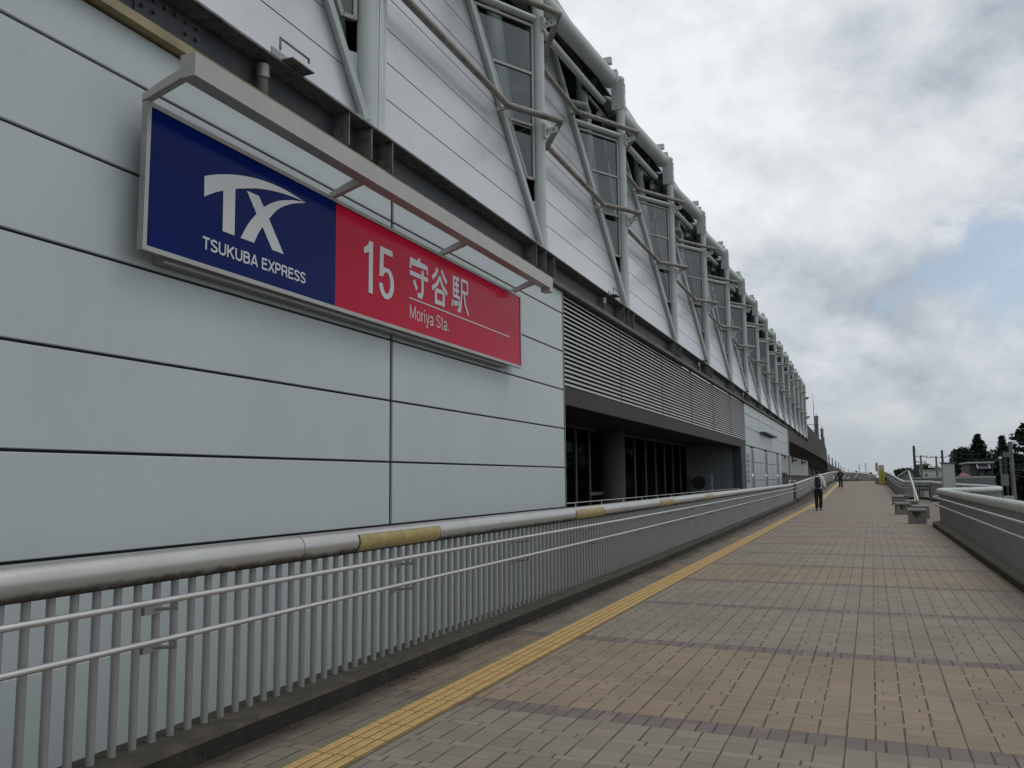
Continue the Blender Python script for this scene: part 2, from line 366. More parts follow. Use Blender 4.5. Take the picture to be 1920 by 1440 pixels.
    dk2 = N('ShaderNodeMapRange', t); L(eK, dk2.inputs[0], t); dk2.inputs[1].default_value = .0; dk2.inputs[2].default_value = .16; dk2.inputs[3].default_value = .85; dk2.inputs[4].default_value = 0
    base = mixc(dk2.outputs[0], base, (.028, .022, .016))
    vo = N('ShaderNodeTexVoronoi', t); L(g.outputs['Object'], vo.inputs['Vector'], t); vo.inputs['Scale'].default_value = 1.6
    vs = N('ShaderNodeSeparateColor', t); L(vo.outputs['Color'], vs.inputs[0], t)
    gum = m_('MULTIPLY', m_('LESS_THAN', vo.outputs['Distance'], m_('MULTIPLY', vs.outputs[0], .034)), m_('GREATER_THAN', vs.outputs[1], .35))
    base = mixc(m_('MULTIPLY', gum, .75), base, (.07, .06, .05))
    base = mixc(m_('MULTIPLY', joint, .82), base, (.035, .030, .024))
    L(base, p.inputs['Base Color'], t)
    p.inputs['Roughness'].default_value = .75
    b = N('ShaderNodeBump', t); b.inputs['Strength'].default_value = .5; b.inputs['Distance'].default_value = .004
    L(m_('SUBTRACT', m_('ADD', m_('MULTIPLY', ng.outputs['Fac'], .25), m_('MULTIPLY', wn.outputs['Value'], .3)), joint), b.inputs['Height'], t); L(b.outputs[0], p.inputs['Normal'], t)
    return m
PAVE = paving_material()

def railx(Y):       # line of the left handrail in plan
    pts = [(-6, -3.50), (12, -3.50), (20, -3.60), (30, -3.74), (42, -3.90), (54, -4.05), (78, -3.95), (100, -3.55), (106, -3.3)]
    for (a, xa), (b, xb) in zip(pts, pts[1:]):
        if Y <= b: return xa+(xb-xa)*(Y-a)/(b-a)
    return pts[-1][1]
LFOOT = .22
def deck_right(Y):
    if Y < 30.5: return 2.15
    if Y < 58: return 4.6
    return 2.35
ys = [-6, 0, 5, 12, 20, 30.49, 30.5, 36, 42, 48, 50, 52, 54, 57.99, 58, 64, 72, 80, 88, 94, 98, 101, 104, 107, 110, 113]
vs = []; fs = []
for Y in ys: vs += [(railx(Y)-.25, Y, deckz(Y)), (deck_right(Y), Y, deckz(Y))]
for i in range(len(ys)-1): fs.append((2*i, 2*i+1, 2*i+3, 2*i+2))
d = MB().add(vs, fs)
d.build('pavement', PAVE, kind='structure')
# slab under the paving
sl = MB()
for a, b in zip(ys, ys[1:]):
    if b-a < .05: continue
    za, zb = deckz(a)-.01, deckz(b)-.01
    l0, l1, r0, r1 = railx(a)-.24, railx(b)-.24, deck_right(a+.02), deck_right(b-.02)
    sl.add([(l0, a, za-.9), (r0, a, za-.9), (r1, b, zb-.9), (l1, b, zb-.9), (l0, a, za), (r0, a, za), (r1, b, zb), (l1, b, zb)],
           [(0, 3, 2, 1), (4, 5, 6, 7), (0, 1, 5, 4), (1, 2, 6, 5), (2, 3, 7, 6), (3, 0, 4, 7)])
for Y in (14, 34, 54, 74, 94): sl.box(-2.4, 1.0, Y-.5, Y+.5, GROUND, deckz(Y)-.9)
tag(sl.build('deck_structure', W_CONC), kind='structure')

# tactile strip: base sheet, 30 cm tiles with four raised bars
YM = mat('tactile_yellow', (.56, .37, .13), .6, 0, .10, 12, .35, 90, col2=(.48, .31, .105), dirt=((.20, .14, .06), 3.5, .56, .8))
YB = mat('tactile_groove', (.27, .18, .07), .8, 0, .15, 12, .2, 90, dirt=((.13, .09, .045), 5, .45, .7))
YJ = mat('tactile_joint', (.17, .12, .045), .9)
tb = MB().mat(YM)
def strx(Y): return -2.84+.06*min(1, max(0, (Y-3)/50))-.0*Y
def sband(x0, x1, y0, y1, zoff, h, m):
    tb.mat(m); 
    za, zb = deckz(y0)+zoff, deckz(y1)+zoff; a, b = strx(y0), strx(y1)
    tb.add([(a+x0, y0, za), (a+x1, y0, za), (b+x1, y1, zb), (b+x0, y1, zb), (a+x0+.004, y0+.003, za+h), (a+x1-.004, y0+.003, za+h), (b+x1-.004, y1-.003, zb+h), (b+x0+.004, y1-.003, zb+h)],
           [(4, 5, 6, 7), (0, 1, 5, 4), (1, 2, 6, 5), (2, 3, 7, 6), (3, 0, 4, 7)])
Y = 1.0
while Y < 104:
    near = Y < 45
    if near:
        sband(0, .30, Y, Y+.298, .004, .003, YB)
        for k in range(4): sband(.016+k*.070, .016+k*.070+.050, Y+.005, Y+.292, .0068, .0055, YM)
        Y += .30
    else:
        sband(0, .30, Y, Y+3, .004, .006, YM); Y += 3
tag(tb.build('tactile_paving_strip', YM), kind='structure')
jb = MB(); 
jb.add([(strx(1)-.006, 1, .0025), (strx(1)+.306, 1, .0025), (strx(45)+.306, 45, .0025), (strx(45)-.006, 45, .0025)], [(0, 1, 2, 3)])
tag(jb.build('tactile_paving_joints', YJ), kind='structure')

# ------------------------------------------------------------------ railings
def offset_path(path, d):
    out = []
    for i, p in enumerate(path):
        a = Vector(path[max(i-1, 0)]); b = Vector(path[min(i+1, len(path)-1)]); t = (b-a); t.z = 0; t.normalize()
        n = Vector((t.y, -t.x, 0)); out.append(Vector(p)+n*d)
    return out
def resample(path, step):
    P = [Vector(p) for p in path]; out = [P[0]]; carry = 0.0
    for a, b in zip(P, P[1:]):
        ln = (b-a).length; t = step-carry
        while t <= ln+1e-9:
            out.append(a+(b-a)*(t/ln)); t += step
        carry = ln-(t-step)
    return out
def railing(label, path, side, near=False, tubem=None, group='railings along the walkway', kerb=True, nmax=100, tape=(), handrails=True, pitch=.1275, r=.085):
    """path: deck points under the top tube; side +1 when the walkway lies to the right of travel"""
    P = [Vector(p) for p in path]; base = P[0]
    root = empty('railing', base, label, 'railing', group)
    H = 1.02
    top = [p+Vector((0, 0, H)) for p in P]
    tubem = tubem or W_RAILT; tt = MB().mat(tubem); tt.tube(top, r, 20 if near else 12)
    tr = tt.build('top_rail', tubem, root)
    if near:
        for j in [2.2+2.5*k for k in range(-1, 18)]:
            c = Vector((railx(j), j, H)); MB().tube([c-Vector((0, .002, 0)), c+Vector((0, .002, 0))], r+.0015, 20, False).build('rail_seam', W_SEAM, tr)
        gr = MB()      # grime hanging under the tube
        for a, b in zip(top, top[1:]):
            n = 5
            for k in range(n):
                a0 = a+(b-a)*(k/n); b0 = a+(b-a)*((k+1)/n)
                ring = []
                for q in (a0, b0):
                    ring.append([q+Vector((math.sin(an)*(r+.0025)*1.0, 0, -math.cos(an)*(r+.0025))) for an in [-.5, -.15, .2, .6, 1.05, 1.5]])
                for i in range(5): gr.add([ring[0][i], ring[0][i+1], ring[1][i+1], ring[1][i]], [(0, 3, 2, 1)], True)
        gr.build('under_rail_grime', GRIME, tr)
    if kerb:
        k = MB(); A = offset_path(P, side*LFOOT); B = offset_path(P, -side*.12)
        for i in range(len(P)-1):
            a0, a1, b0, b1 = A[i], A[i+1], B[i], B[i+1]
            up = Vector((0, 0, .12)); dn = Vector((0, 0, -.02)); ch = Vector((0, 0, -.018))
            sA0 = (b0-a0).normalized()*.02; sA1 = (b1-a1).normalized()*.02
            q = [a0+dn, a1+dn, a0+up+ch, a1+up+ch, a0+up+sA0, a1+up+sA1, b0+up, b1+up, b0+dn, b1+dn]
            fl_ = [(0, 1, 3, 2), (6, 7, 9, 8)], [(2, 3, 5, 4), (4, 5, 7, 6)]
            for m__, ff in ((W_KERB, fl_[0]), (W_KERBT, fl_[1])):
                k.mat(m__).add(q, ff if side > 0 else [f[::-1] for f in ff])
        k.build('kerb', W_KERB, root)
    bp = resample([p+Vector((0, 0, .12)) for p in P], pitch)
    rest = MB(); cnt = 0
    hb = H-.12-.06
    proto = None
    for q in bp:
        far = q.y > 24
        if near and q.y < 2.0: continue
        if cnt < nmax and not far or (cnt < nmax and not near):
            if proto is None:
                mb = MB(); mb.tube([(0, 0, 0), (0, 0, hb)], .021, 10, False); proto = mb.build('baluster', W_BAL)
                proto.parent = root; proto.matrix_parent_inverse = Matrix.Translation(-base); o = proto
            else:
                o = proto.copy(); COL.objects.link(o); o.parent = root; o.matrix_parent_inverse = Matrix.Translation(-base)
            o.location = q; cnt += 1
        else: rest.tube([q, q+Vector((0, 0, hb))], .021, 6, False)
    if rest.v: rest.build('baluster_row', W_BAL, root, kind='stuff')
    if handrails:
        off = offset_path(P, side*.16)
        for hz_ in (.86, .665):
            hh = MB().tube([q+Vector((0, 0, hz_)) for q in off], .017, 12 if near else 8).build('handrail', W_HAND, root)
            w = Vector((-side*.15, 0, 0)) if abs((P[-1]-P[0]).y) > abs((P[-1]-P[0]).x) else Vector((0, side*.15, 0))
            bp0 = None
            for s_ in resample(off, 2.5):
                if near and s_.y < 1: continue
                if bp0 is None:
                    br = MB(); br.tube([Vector((0, 0, .02)), Vector((0, 0, -.02)), w*.9+Vector((0, 0, -.03))], .009, 6); br.bbox(w+Vector((0, -.02, -.03)), .03, .12, .05)
                    bp0 = o = br.build('bracket', W_BAL); o.parent = hh; o.matrix_parent_inverse = Matrix.Identity(4)
                else:
                    o = bp0.copy(); COL.objects.link(o); o.parent = hh; o.matrix_parent_inverse = Matrix.Identity(4)
                o.location = s_+Vector((0, 0, hz_-.03))
    if tape:
        for (a, b) in tape:
            tp = MB().mat(W_YTAPE)
            for m_, a_, b_, e_, lo, hi in ((W_SEAM, a-.01, b+.012, .0025, -.95, .62), (W_YTAPE, a, b, .0045, -.90, .58)):
                tp.mat(m_); nn = 8; vs_ = []
                for yy in (a_, b_):
                    for i in range(nn+1):
                        an = lo+(hi-lo)*i/nn; vs_.append((railx(yy)+math.cos(an)*(r+e_), yy, H+math.sin(an)*(r+e_)))
                tp.add(vs_, [(i, i+1, nn+2+i, nn+1+i) for i in range(nn)], True)
            tp.build('yellow_tape', W_YTAPE, tr)
    return root
# grime: patchy brown, fading out at its ragged upper edge
GRIME = bpy.data.materials.new('rail_grime_patchy'); GRIME.use_nodes = True
_t = GRIME.node_tree; _t.nodes.clear()
_o = N('ShaderNodeOutputMaterial', _t); _d = N('ShaderNodeBsdfDiffuse', _t); _d.inputs[0].default_value = (.085, .066, .05, 1); _tr = N('ShaderNodeBsdfTransparent', _t)
_g = N('ShaderNodeTexCoord', _t); _n = N('ShaderNodeTexNoise', _t); L(_g.outputs['Object'], _n.inputs['Vector'], _t); _n.inputs['Scale'].default_value = 9; _n.inputs['Detail'].default_value = 8; _n.inputs['Roughness'].default_value = .75
_s = N('ShaderNodeSeparateXYZ', _t); L(_g.outputs['Object'], _s.inputs[0], _t)
_h = M('DIVIDE', M('SUBTRACT', 1.012, _s.outputs[2], nt=_t), .085, nt=_t)      # more of it low on the tube
_fac = M('MULTIPLY', M('SUBTRACT', M('ADD', _h, M('MULTIPLY', _n.outputs['Fac'], 1.3, nt=_t), nt=_t), .98, nt=_t), 1.6, nt=_t, clamp=True)
_mx = N('ShaderNodeMixShader', _t); L(M('MULTIPLY', _fac, .92, nt=_t), _mx.inputs[0], _t); L(_tr.outputs[0], _mx.inputs[1], _t); L(_d.outputs[0], _mx.inputs[2], _t); L(_mx.outputs[0], _o.inputs[0], _t)

W_RAILW = mat('weathered_white_rail', (.56, .59, .57), .5, .1, .07, 2, dirt=((.30, .27, .17), 3.5, .55, .75))
def lp(ys_): return [(railx(y_), y_, deckz(y_)) for y_ in ys_]
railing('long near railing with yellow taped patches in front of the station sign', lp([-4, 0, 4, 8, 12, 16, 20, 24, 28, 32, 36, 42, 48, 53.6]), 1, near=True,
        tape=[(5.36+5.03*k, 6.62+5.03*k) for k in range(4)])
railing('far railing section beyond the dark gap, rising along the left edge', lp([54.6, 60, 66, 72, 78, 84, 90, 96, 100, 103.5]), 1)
pe = at(1641, 903, 110); 
railing('low distant railing crossing behind the walking people at the end of the deck', [(railx(103.5), 103.5, deckz(103.5)), (-2.2, 104.4, deckz(104)-.0), (-.6, 107, deckz(107)-.1), (1.1, 111, .62)], 1)
railing('right-hand railing nearest the camera with cobwebs under its pale top tube', [(1.95, -3, 0), (1.95, 6, 0), (1.95, 14, 0), (1.95, 22, 0), (1.95, 27.8, 0), (2.02, 28.5, 0), (2.25, 29.0, 0), (2.7, 29.4, 0), (3.5, 30.3, 0)], -1, tubem=W_RAILW)
railing('stairwell railing curving round the pale green cabinet', [(3.5, 30.3, 0), (3.9, 31.2, 0), (4.1, 32.5, 0), (4.25, 34.5, 0), (4.3, 40, 0), (4.1, 48, 0), (3.55, 56.8, .09)], -1, handrails=False, tubem=W_RAILW)
railing('right-hand railing beyond the concrete stools, turning right above the stairs', [(3.55, 56.8, .09), (2.2, 57.6, .1), (2.14, 60, deckz(60)), (2.1, 66, deckz(66)), (2.08, 74, deckz(74)), (2.05, 82, deckz(82)), (2.0, 90, deckz(90)), (2.0, 97, deckz(97))], -1, tubem=W_RAILW)
# dark post in the gap between the two left sections
gp = MB(); gp.box(railx(54)-.10, railx(54)+.12, 53.75, 54.45, deckz(54), 1.04+deckz(54)); gp.box(railx(54)-.13, railx(54)+.15, 53.72, 54.48, 1.04+deckz(54), 1.07+deckz(54))
gp.build('gap_post', W_BEAM, label='dark post filling the gap between the two left railing sections', cat='post')
# cobwebs under the right tube
wb = MB()
for k in range(16):
    y0 = 11.5+k*.36+random.uniform(-.1, .1); dy = random.uniform(-.25, .35)
    wb.tube([(1.9, y0, .94), (1.84+random.uniform(-.02, .02), y0+dy*.5, .90-.02), (1.80, y0+dy, .865)], .0018, 4, False)
wb.build('cobweb', mat('cobweb_silk', (.45, .38, .28), .9), label='dusty cobweb strands between the right railing tube and its handrail', cat='cobweb')

# ------------------------------------------------------------------ station building
WX = -5.5                       # face of the lower wall and line of the posts
PP = .7765                      # panel course
SEAMS = [-5.3+0.0, -3.75, -2.97, -2.20, -1.42, -.643, .134, .91, 1.69, 2.462, 3.239, 4.015, 4.792, 5.25]
st = empty('station_building', (WX, 30, GROUND), 'long elevated station with pale green steel frame and tilted metal panels above the wall', 'station')
def wall_panels(name, y0, y1, zs, x=WX, gap=.020, gapv=.036, yj=(), m=W_WALL):
    w = MB(); yy = [y0]+list(yj)+[y1]
    for a, b in zip(yy, yy[1:]):
        for i, (za, zb) in enumerate(zip(zs, zs[1:])):
            ga = gapv if a != y0 else 0; gb = gapv if b != y1 else 0
            x0, ya, yb_, z0, z1 = x, a+ga, b-gb, za+gap, zb-gap*.2
            c = .006
            w.mat(m); w.add([(x-.04, ya, z0), (x-.04, yb_, z0), (x-.04, yb_, z1), (x-.04, ya, z1), (x-c, ya, z0), (x-c, yb_, z0), (x-c, yb_, z1), (x-c, ya, z1), (x, ya+c, z0+c), (x, yb_-c, z0+c), (x, yb_-c, z1-c), (x, ya+c, z1-c)],
                     [(8, 9, 10, 11), (0, 1, 5, 4), (1, 2, 6, 5), (2, 3, 7, 6), (3, 0, 4, 7), (4, 5, 9, 8), (5, 6, 10, 9), (6, 7, 11, 10), (7, 4, 8, 11)])
    w.mat(W_JOINT); w.box(x-.25, x-.03, y0, y1, zs[0], zs[-1])
    return w.build(name, m, st)
wall_panels('wall', -8, 16.03, SEAMS, yj=(-4.15, 2.60, 9.32))
# end jamb of the wall at the recess, ledge over the wall
eb = MB().mat(W_MULL); eb.box(WX-.30, WX+.006, 16.035, 16.10, GROUND, 5.25); eb.build('wall_trim', W_MULL, st)
lg = MB().mat(W_TAN); lg.box(WX-.10, WX+.10, -8, 9.0, 5.265, 5.355); lg.mat(W_LEDGE); lg.box(WX-.10, WX+.10, 9.003, 70, 5.265, 5.355)
lg.mat(W_BEAME); lg.box(WX-.12, WX+.03, -8, 70, 5.358, 5.385)
lg.build('ledge', W_LEDGE, st)
# I-beam under the posts
bm_ = MB().mat(W_BEAM)
def bend(Y): return 0.0 if Y < 40 else -.0072*(Y-40)
bm_.box(-5.64, -5.62, -8, 40, 5.3, 5.79); e_ = bend(102)
bm_.prism([(-5.62, 40, 5.3), (-5.62+e_, 102, 5.3), (-5.62+e_, 102, 5.79), (-5.62, 40, 5.79)], (-.02, 0, 0))
bm_.mat(W_BEAME).box(-6.3, -5.385, -8, 40, 5.795, 5.82); bm_.prism([(-5.385, 40, 5.795), (-5.385+e_, 102.2, 5.795), (-6.3+e_, 102.2, 5.795), (-6.3, 40, 5.795)], (0, 0, .025))
bm_.build('edge_beam', W_BEAM, st)
POSTS = [2.45+6.2*k for k in range(0, 17)]
for yp in POSTS[1:]:
    for dy in (-.5, 0, .5): MB().box(-5.618+bend(yp), -5.40+bend(yp), yp+dy-.011, yp+dy+.011, 5.386, 5.793).build('stiffener', W_BEAME, st)
# drain stubs and hooked brackets on the flange
for k, yp in enumerate((6.75, 19.15, 31.55, 43.95)):
    s_ = MB().mat(W_LEDGE); s_.tube([(-5.53, yp, 5.386), (-5.53, yp, 5.60)], .055, 12); s_.mat(W_ALU); s_.tube([(-5.53, yp, 5.60), (-5.53, yp, 5.74)], .068, 12)
    s_.mat(W_BEAME); s_.box(-5.40, -5.25, yp+.12, yp+.50, 5.822, 5.834); s_.box(-5.27, -5.255, yp-.08, yp+.42, 5.935, 5.955); s_.box(-5.27, -5.255, yp-.08, yp-.06, 5.82, 5.936); s_.box(-5.27, -5.255, yp+.40, yp+.42, 5.90, 5.936); s_.mat(W_SFR).box(-5.40, -5.385, yp-.05, yp+.4, 5.822, 5.90)
    s_.build('drain_outlet', W_ALU, st)
# splice plate with bolts on the beam near the left
sp = MB().mat(W_BEAM); sp.box(-5.618, -5.605, 5.15, 5.95, 5.42, 5.74)
for i in range(6):
    for j in range(3):
        if i in (2, 3) and j == 1: continue
        c = (-5.605, 5.22+i*.13, 5.48+j*.11); sp.tube([c, (c[0]+.03, c[1], c[2])], .018, 6)
sp.build('splice_plate', W_BEAM, st)

# leaning, bumped facade above the flange
TL = .195; ZB = 5.83
def rec(Z): return max(0, TL*(Z-5.92))
def plx(Z): return WX-.02-rec(Z)
T30 = math.tan(PI/6)
PTOP = 12.3
def facade_panel(ya, yb):
    w = MB().mat(W_METAL)
    zs = [ZB, 6.52, 7.16, 7.78, 8.40, 9.02, 9.64, 10.26, 10.88, 11.5, PTOP]
    xo = bend((ya+yb)/2)
    for z0, z1 in zip(zs, zs[1:]):
        a, b = z0+.011, z1
        pts = []
        for (z, e) in ((a, 0), (b, 1)):
            r_ = rec(z)/T30
            pts.append(((ya+.42+r_), z)); pts.append(((yb-.10-r_), z))
        (l0, _), (r0, _), (l1, _), (r1, _) = pts
        fr = [(plx(a)+xo, l0, a), (plx(a)+xo, r0, a), (plx(b)+xo-.008, r1, b), (plx(b)+xo-.008, l1, b)]
        w.prism(fr, (-.03, 0, -.006))
    w.mat(W_JOINT)
    bk = []
    for z in (ZB, PTOP-.02):
        r_ = rec(z)/T30; bk += [(plx(z)+xo-.05, ya+.44+r_, z), (plx(z)+xo-.05, yb-.12-r_, z)]
    w.prism([bk[0], bk[1], bk[3], bk[2]], (-.05, 0, 0))
    w.build('facade_panel', W_METAL, st)
def bump(yp):
    xo = bend(yp); X0 = WX+xo
    # post
    p = MB().mat(W_STEEL); p.tube([(X0, yp, 5.82), (X0, yp, 12.0)], .115, 16); p.build('post', W_STEEL, st)
    cap = MB().mat(W_STEEL); cap.sphere((X0, yp, 12.0), .135, 12, 6, .9); cap.box(X0-.20, X0+.115, yp-.135, yp-.118, 11.15, 11.92); cap.box(X0-.20, X0+.115, yp+.118, yp+.135, 11.15, 11.92); cap.box(X0+.116, X0+.124, yp-.10, yp+.10, 11.2, 11.92)
    for z in (11.25, 11.4, 11.7, 11.85):
        for dy in (-.06, .06): cap.tube([(X0+.126, yp+dy, z), (X0+.142, yp+dy, z)], .016, 6)
        cap.tube([(X0-.08, yp-.150, z), (X0-.08, yp-.13, z)], .018, 6)
    cap.build('post_head', W_STEEL, st)
    gs = MB().mat(W_STEEL); gs.box(X0-.25, X0+.10, yp-.34, yp+.40, 5.821, 5.84)
    gs.build('post_foot', W_STEEL, st)
    for sgn in (-1, 1):
        d = Vector((-math.sin(PI/6), sgn*math.cos(PI/6), 0)); nrm = Vector((math.cos(PI/6), sgn*math.sin(PI/6), 0))
        O = Vector((X0, yp, 0))
        def Q(s_, z, n_=0): return O+d*s_+Vector((0, 0, z))+nrm*n_
        def se(z): return 2*rec(z)
        if sgn > 0:
            rp = MB().mat(W_STEEL)
            def E_(z, f): 
                a_ = Vector((X0+.02, yp+.09, z)); b_ = Vector((plx(z)+xo+.03, yp+.46+rec(z)/T30, z)); return a_.lerp(b_, f)
            for f0, f1 in ((0, .47), (.51, 1.0)): rp.prism([E_(5.83, f0), E_(5.83, f1), E_(11.9, f1), E_(11.9, f0)], (-.02, 0, 0))
            rp.mat(W_JOINT).prism([E_(5.83, .46)+Vector((-.022, 0, 0)), E_(5.83, .52)+Vector((-.022, 0, 0)), E_(11.9, .52)+Vector((-.022, 0, 0)), E_(11.9, .46)+Vector((-.022, 0, 0))], (-.01, 0, 0))
            rp.build('return_plate', W_STEEL, st)
            ht = MB().mat(W_STEEL); ht.tube([Q(.05, 10.44), Q(se(10.44)-.02, 10.44)], .078, 12); ht.build('head_tube', W_STEEL, st)
            continue
        # diagonal channel
        ch = MB().mat(W_STEEL)
        zt = 12.3
        a0, a1 = Q(se(6.0)+.03, 5.86, .02), Q(se(zt), zt, .02)
        ch.bar(a0+nrm*.05, a1+nrm*.05, .018, .13, nrm); ch.bar(a0+nrm*.112-d*.025, a1+nrm*.112-d*.025, .07, .014, nrm); ch.bar(a0+d*.085-nrm*.02, a1+d*.085-nrm*.02, .11, .02, nrm); ch.bar(a0-d*.05-nrm*.02, a1-d*.05-nrm*.02, .09, .02, nrm)
        ch.build('diagonal_channel', W_STEEL, st)
        # lower infill plate
        pl = MB().mat(W_STEEL); pl.prism([Q(.08, 5.83), Q(.10, 5.83), Q(se(6.75)-.03, 6.75), Q(.10, 6.75)], -nrm*.012); pl.build('infill_plate', W_STEEL, st)
        # window: frame, three panes
        fr = MB().mat(W_ALU); s0 = .165
        def eL(z): return se(z)-.155
        zb, zt = 7.16, 10.30
        def mem(A, B, w_=.05): fr.bar(A, B, w_, .06, nrm)
        mem(Q(s0, zb), Q(s0, zt)); mem(Q(eL(zb), zb), Q(eL(zt), zt)); 
        for z in (zb+.02, 8.24, 9.29, zt-.02): mem(Q(s0, z), Q(eL(z), z))
        fo = fr.build('window_frame', W_ALU, st)
        for za, zc_ in ((zb, 8.24), (8.24, 9.29), (9.29, zt)):
            gl = MB().mat(W_GLASS); gl.add([Q(s0, za), Q(eL(za), za), Q(eL(zc_), zc_), Q(s0, zc_)], [(0, 1, 2, 3)]); gl.build('pane', W_GLASS, fo)
        ht = MB().mat(W_STEEL); ht.tube([Q(.05, 10.44), Q(se(10.44)-.02, 10.44)], .078, 12); ht.build('head_tube', W_STEEL, st)
    # inner leaning column behind the post, brace, downpipe
    ic = MB().mat(W_STEEL); ic.tube([(X0-.50, yp+.30, 5.9), (X0-1.12, yp+.05, 12.3)], .15, 12); ic.build('inner_column', W_STEEL, st)
    if round((yp-2.45)/6.2) % 2 == 1:
        dp = MB().mat(W_STEEL); dp.tube([(X0-2.2, yp-2.0, 11.35), (X0-.85, yp-.35, 11.3), (X0-.80, yp-.28, 11.15), (X0-.80, yp-.28, 8.6)], .085, 10); dp.build('downpipe', W_STEEL, st)
        br = MB().mat(W_BEAM); br.tube([(X0-1.45, yp, 11.6), (X0-3.0, yp-2.4, 9.6)], .06, 8); br.build('brace', W_BEAM, st)
    else:
        br = MB().mat(W_BEAM); br.tube([(X0-.1, yp+.1, 11.55), (X0-2.8, yp+.1, 11.45)], .1, 8); br.build('brace', W_BEAM, st)
def chord(ya, yb):
    xa, xb = bend(ya), bend(yb)
    t = MB().mat(W_STEEL); A = Vector((WX-.46+xa, ya+.1, 11.62)); B = Vector((WX-.16+xb, yb-.42, 11.90))
    t.tube([A-(B-A)*.0, A.lerp(B, .04), A.lerp(B, .12), B], [.09, .14, .20, .20], 20); t.tube([B, B+Vector((.01, .10, 0))], [.225, .225], 20); 
    t.box(B.x-.05, B.x+.17, B.y-.45, B.y-.30, B.z+.2, B.z+.36); t.box(B.x+.02, B.x+.16, B.y+.14, B.y+.34, B.z+.18, B.z+.30)
    t.build('chord_tube', W_STEEL, st)
    t = MB().mat(W_STEEL); t.tube([(WX-.62+xa, ya+.1, 11.22), (WX-.40+xb, yb-.3, 11.36)], .085, 10); t.tube([(WX-1.0+xa, ya+.3, 11.9), (WX-.5+xb, (ya+yb)/2+.6, 11.3)], .05, 8); t.build('inner_chord', W_STEEL, st)
ep = MB().mat(W_SFR); ep.box(WX-.75+bend(102), WX+.05+bend(102), 102.3, 102.36, 5.4, 7.9); ep.build('end_plate', W_SFR, st)
for a, b in zip(POSTS, POSTS[1:]): facade_panel(a, b); chord(a, b)
for yp in POSTS[1:]: bump(yp)
# zigzag outer pipes
for z, xi, w_ in ((8.31, -5.72, 1.05), (10.49, -6.13, 1.86)):
    pth = [(xi, 1.5, z)]
    for yp in POSTS[1:]:
        xo = bend(yp); pth += [(xi+xo, yp-w_, z), (-5.06+xo, yp, z), (xi+xo, yp+w_, z)]
    pipe = MB().mat(W_PIPE).tube(pth, .062, 12).build('zigzag_pipe', W_PIPE, st)
    for yp in POSTS[1:]:
        xo = bend(yp); b_ = MB().mat(W_WHITE)
        b_.prism([(WX+xo+.10, yp-.006, z-.10), (WX+xo+.10, yp-.006, z-.24), (-5.12+xo, yp-.006, z-.20), (-5.12+xo, yp-.006, z-.09)], (0, .012, 0))
        b_.mat(W_JOINT)
        for q in (.18, .29): b_.tube([(WX+xo+q, yp-.016, z-.15), (WX+xo+q, yp-.004, z-.15)], .016, 8)
        b_.mat(W_STEEL); b_.box(WX+xo+.08, WX+xo+.15, yp-.08, yp+.08, z-.30, z-.02)
        b_.build('pipe_bracket', W_WHITE, pipe)
        for sg in (-1, 1):
            b_ = MB().mat(W_SFR); xx = xi+xo; b_.box(xx-.22, xx, yp+sg*(w_+.02)-.02, yp+sg*(w_+.02)+.02, z-.09, z-.03); b_.build('pipe_clip', W_SFR, pipe)
# roof with dark ribbed underside, eave sheet
rf = MB().mat(W_DARK)
rf.prism([(-6.15, -6, 12.30), (-6.15, 101, 12.30), (-17, 101, 15.6), (-17, -6, 15.6)], (0, 0, .12)); rf.prism([(-17, -6, 15.6), (-17, 101, 15.6), (-28, 101, 12.3), (-28, -6, 12.3)], (0, 0, .12))
rf.mat(W_LEDGE)
for i in range(26):
    x = -6.4-i*.42; z = 12.30+(-6.15-x)*.304; rf.box(x-.03, x+.03, -6, 101, z-.10, z-.005)
rf.build('roof', W_DARK, st)
ev = MB().mat(W_STEEL); ev.prism([(-5.98, -6, 12.05), (-5.98, 60, 12.05), (-5.98, 60, 12.44), (-5.98, -6, 12.44)], (-.03, 0, 0)); ev.build('eave_sheet', W_STEEL, st)
for yp in POSTS[1:]:
    r_ = MB().mat(W_BEAM); r_.bar((-6.2, yp, 12.0), (-17, yp, 15.2), .14, .35); r_.build('rafter', W_BEAM, st)
# platform slab, track walls and far side, seen only as darkness through the openings
pf = MB().mat(W_CONCD); pf.box(-28, -6.35, -6, 101, 5.1, 5.75); pf.build('platform_deck', W_CONCD, st)
bw = MB().mat(W_BEAM); bw.box(-28.2, -28, -6, 101, 5.1, 7.6); bw.box(-28.2, -28, -6, 101, 10.6, 12.4)
for y in range(-6, 101, 6): bw.box(-28.15, -28.0, y, y+.3, 7.6, 10.6)
bw.build('far_side_wall', W_BEAM, st)
# ---- louvre band over the recess
LY0, LY1 = 16.12, 44.1
lv = MB().mat(W_LOUV); n_ = 20; lz0, lz1 = 3.36, 5.24; ph = (lz1-lz0)/n_
for i in range(n_):
    z = lz0+i*ph; lv.add([(WX-.004, LY0, z), (WX-.004, LY1, z), (WX-.022, LY1, z+.048), (WX-.022, LY0, z+.048), (WX-.085, LY0, z+.088), (WX-.085, LY1, z+.088), (WX-.085, LY1, z+.06), (WX-.085, LY0, z+.06)], [(0, 1, 2, 3), (3, 2, 5, 4), (7, 6, 1, 0), (4, 5, 6, 7)])
lv.mat(W_JOINT); lv.box(WX-.16, WX-.12, LY0, LY1, lz0, lz1+.01)
for y in (20.5, 25.2, 29.9, 34.6, 39.3): lv.box(WX-.10, WX-.006, y-.012, y+.012, lz0, lz1)
lv.build('louvre', W_LOUV, st)
LINT = mat('lintel_brown', (.042, .036, .033), .7, .1, .1, 2)
lb = MB().mat(LINT); lb.box(WX-.5, WX-.02, LY0, LY1, 2.97, 3.352); lb.build('lintel', LINT, st)
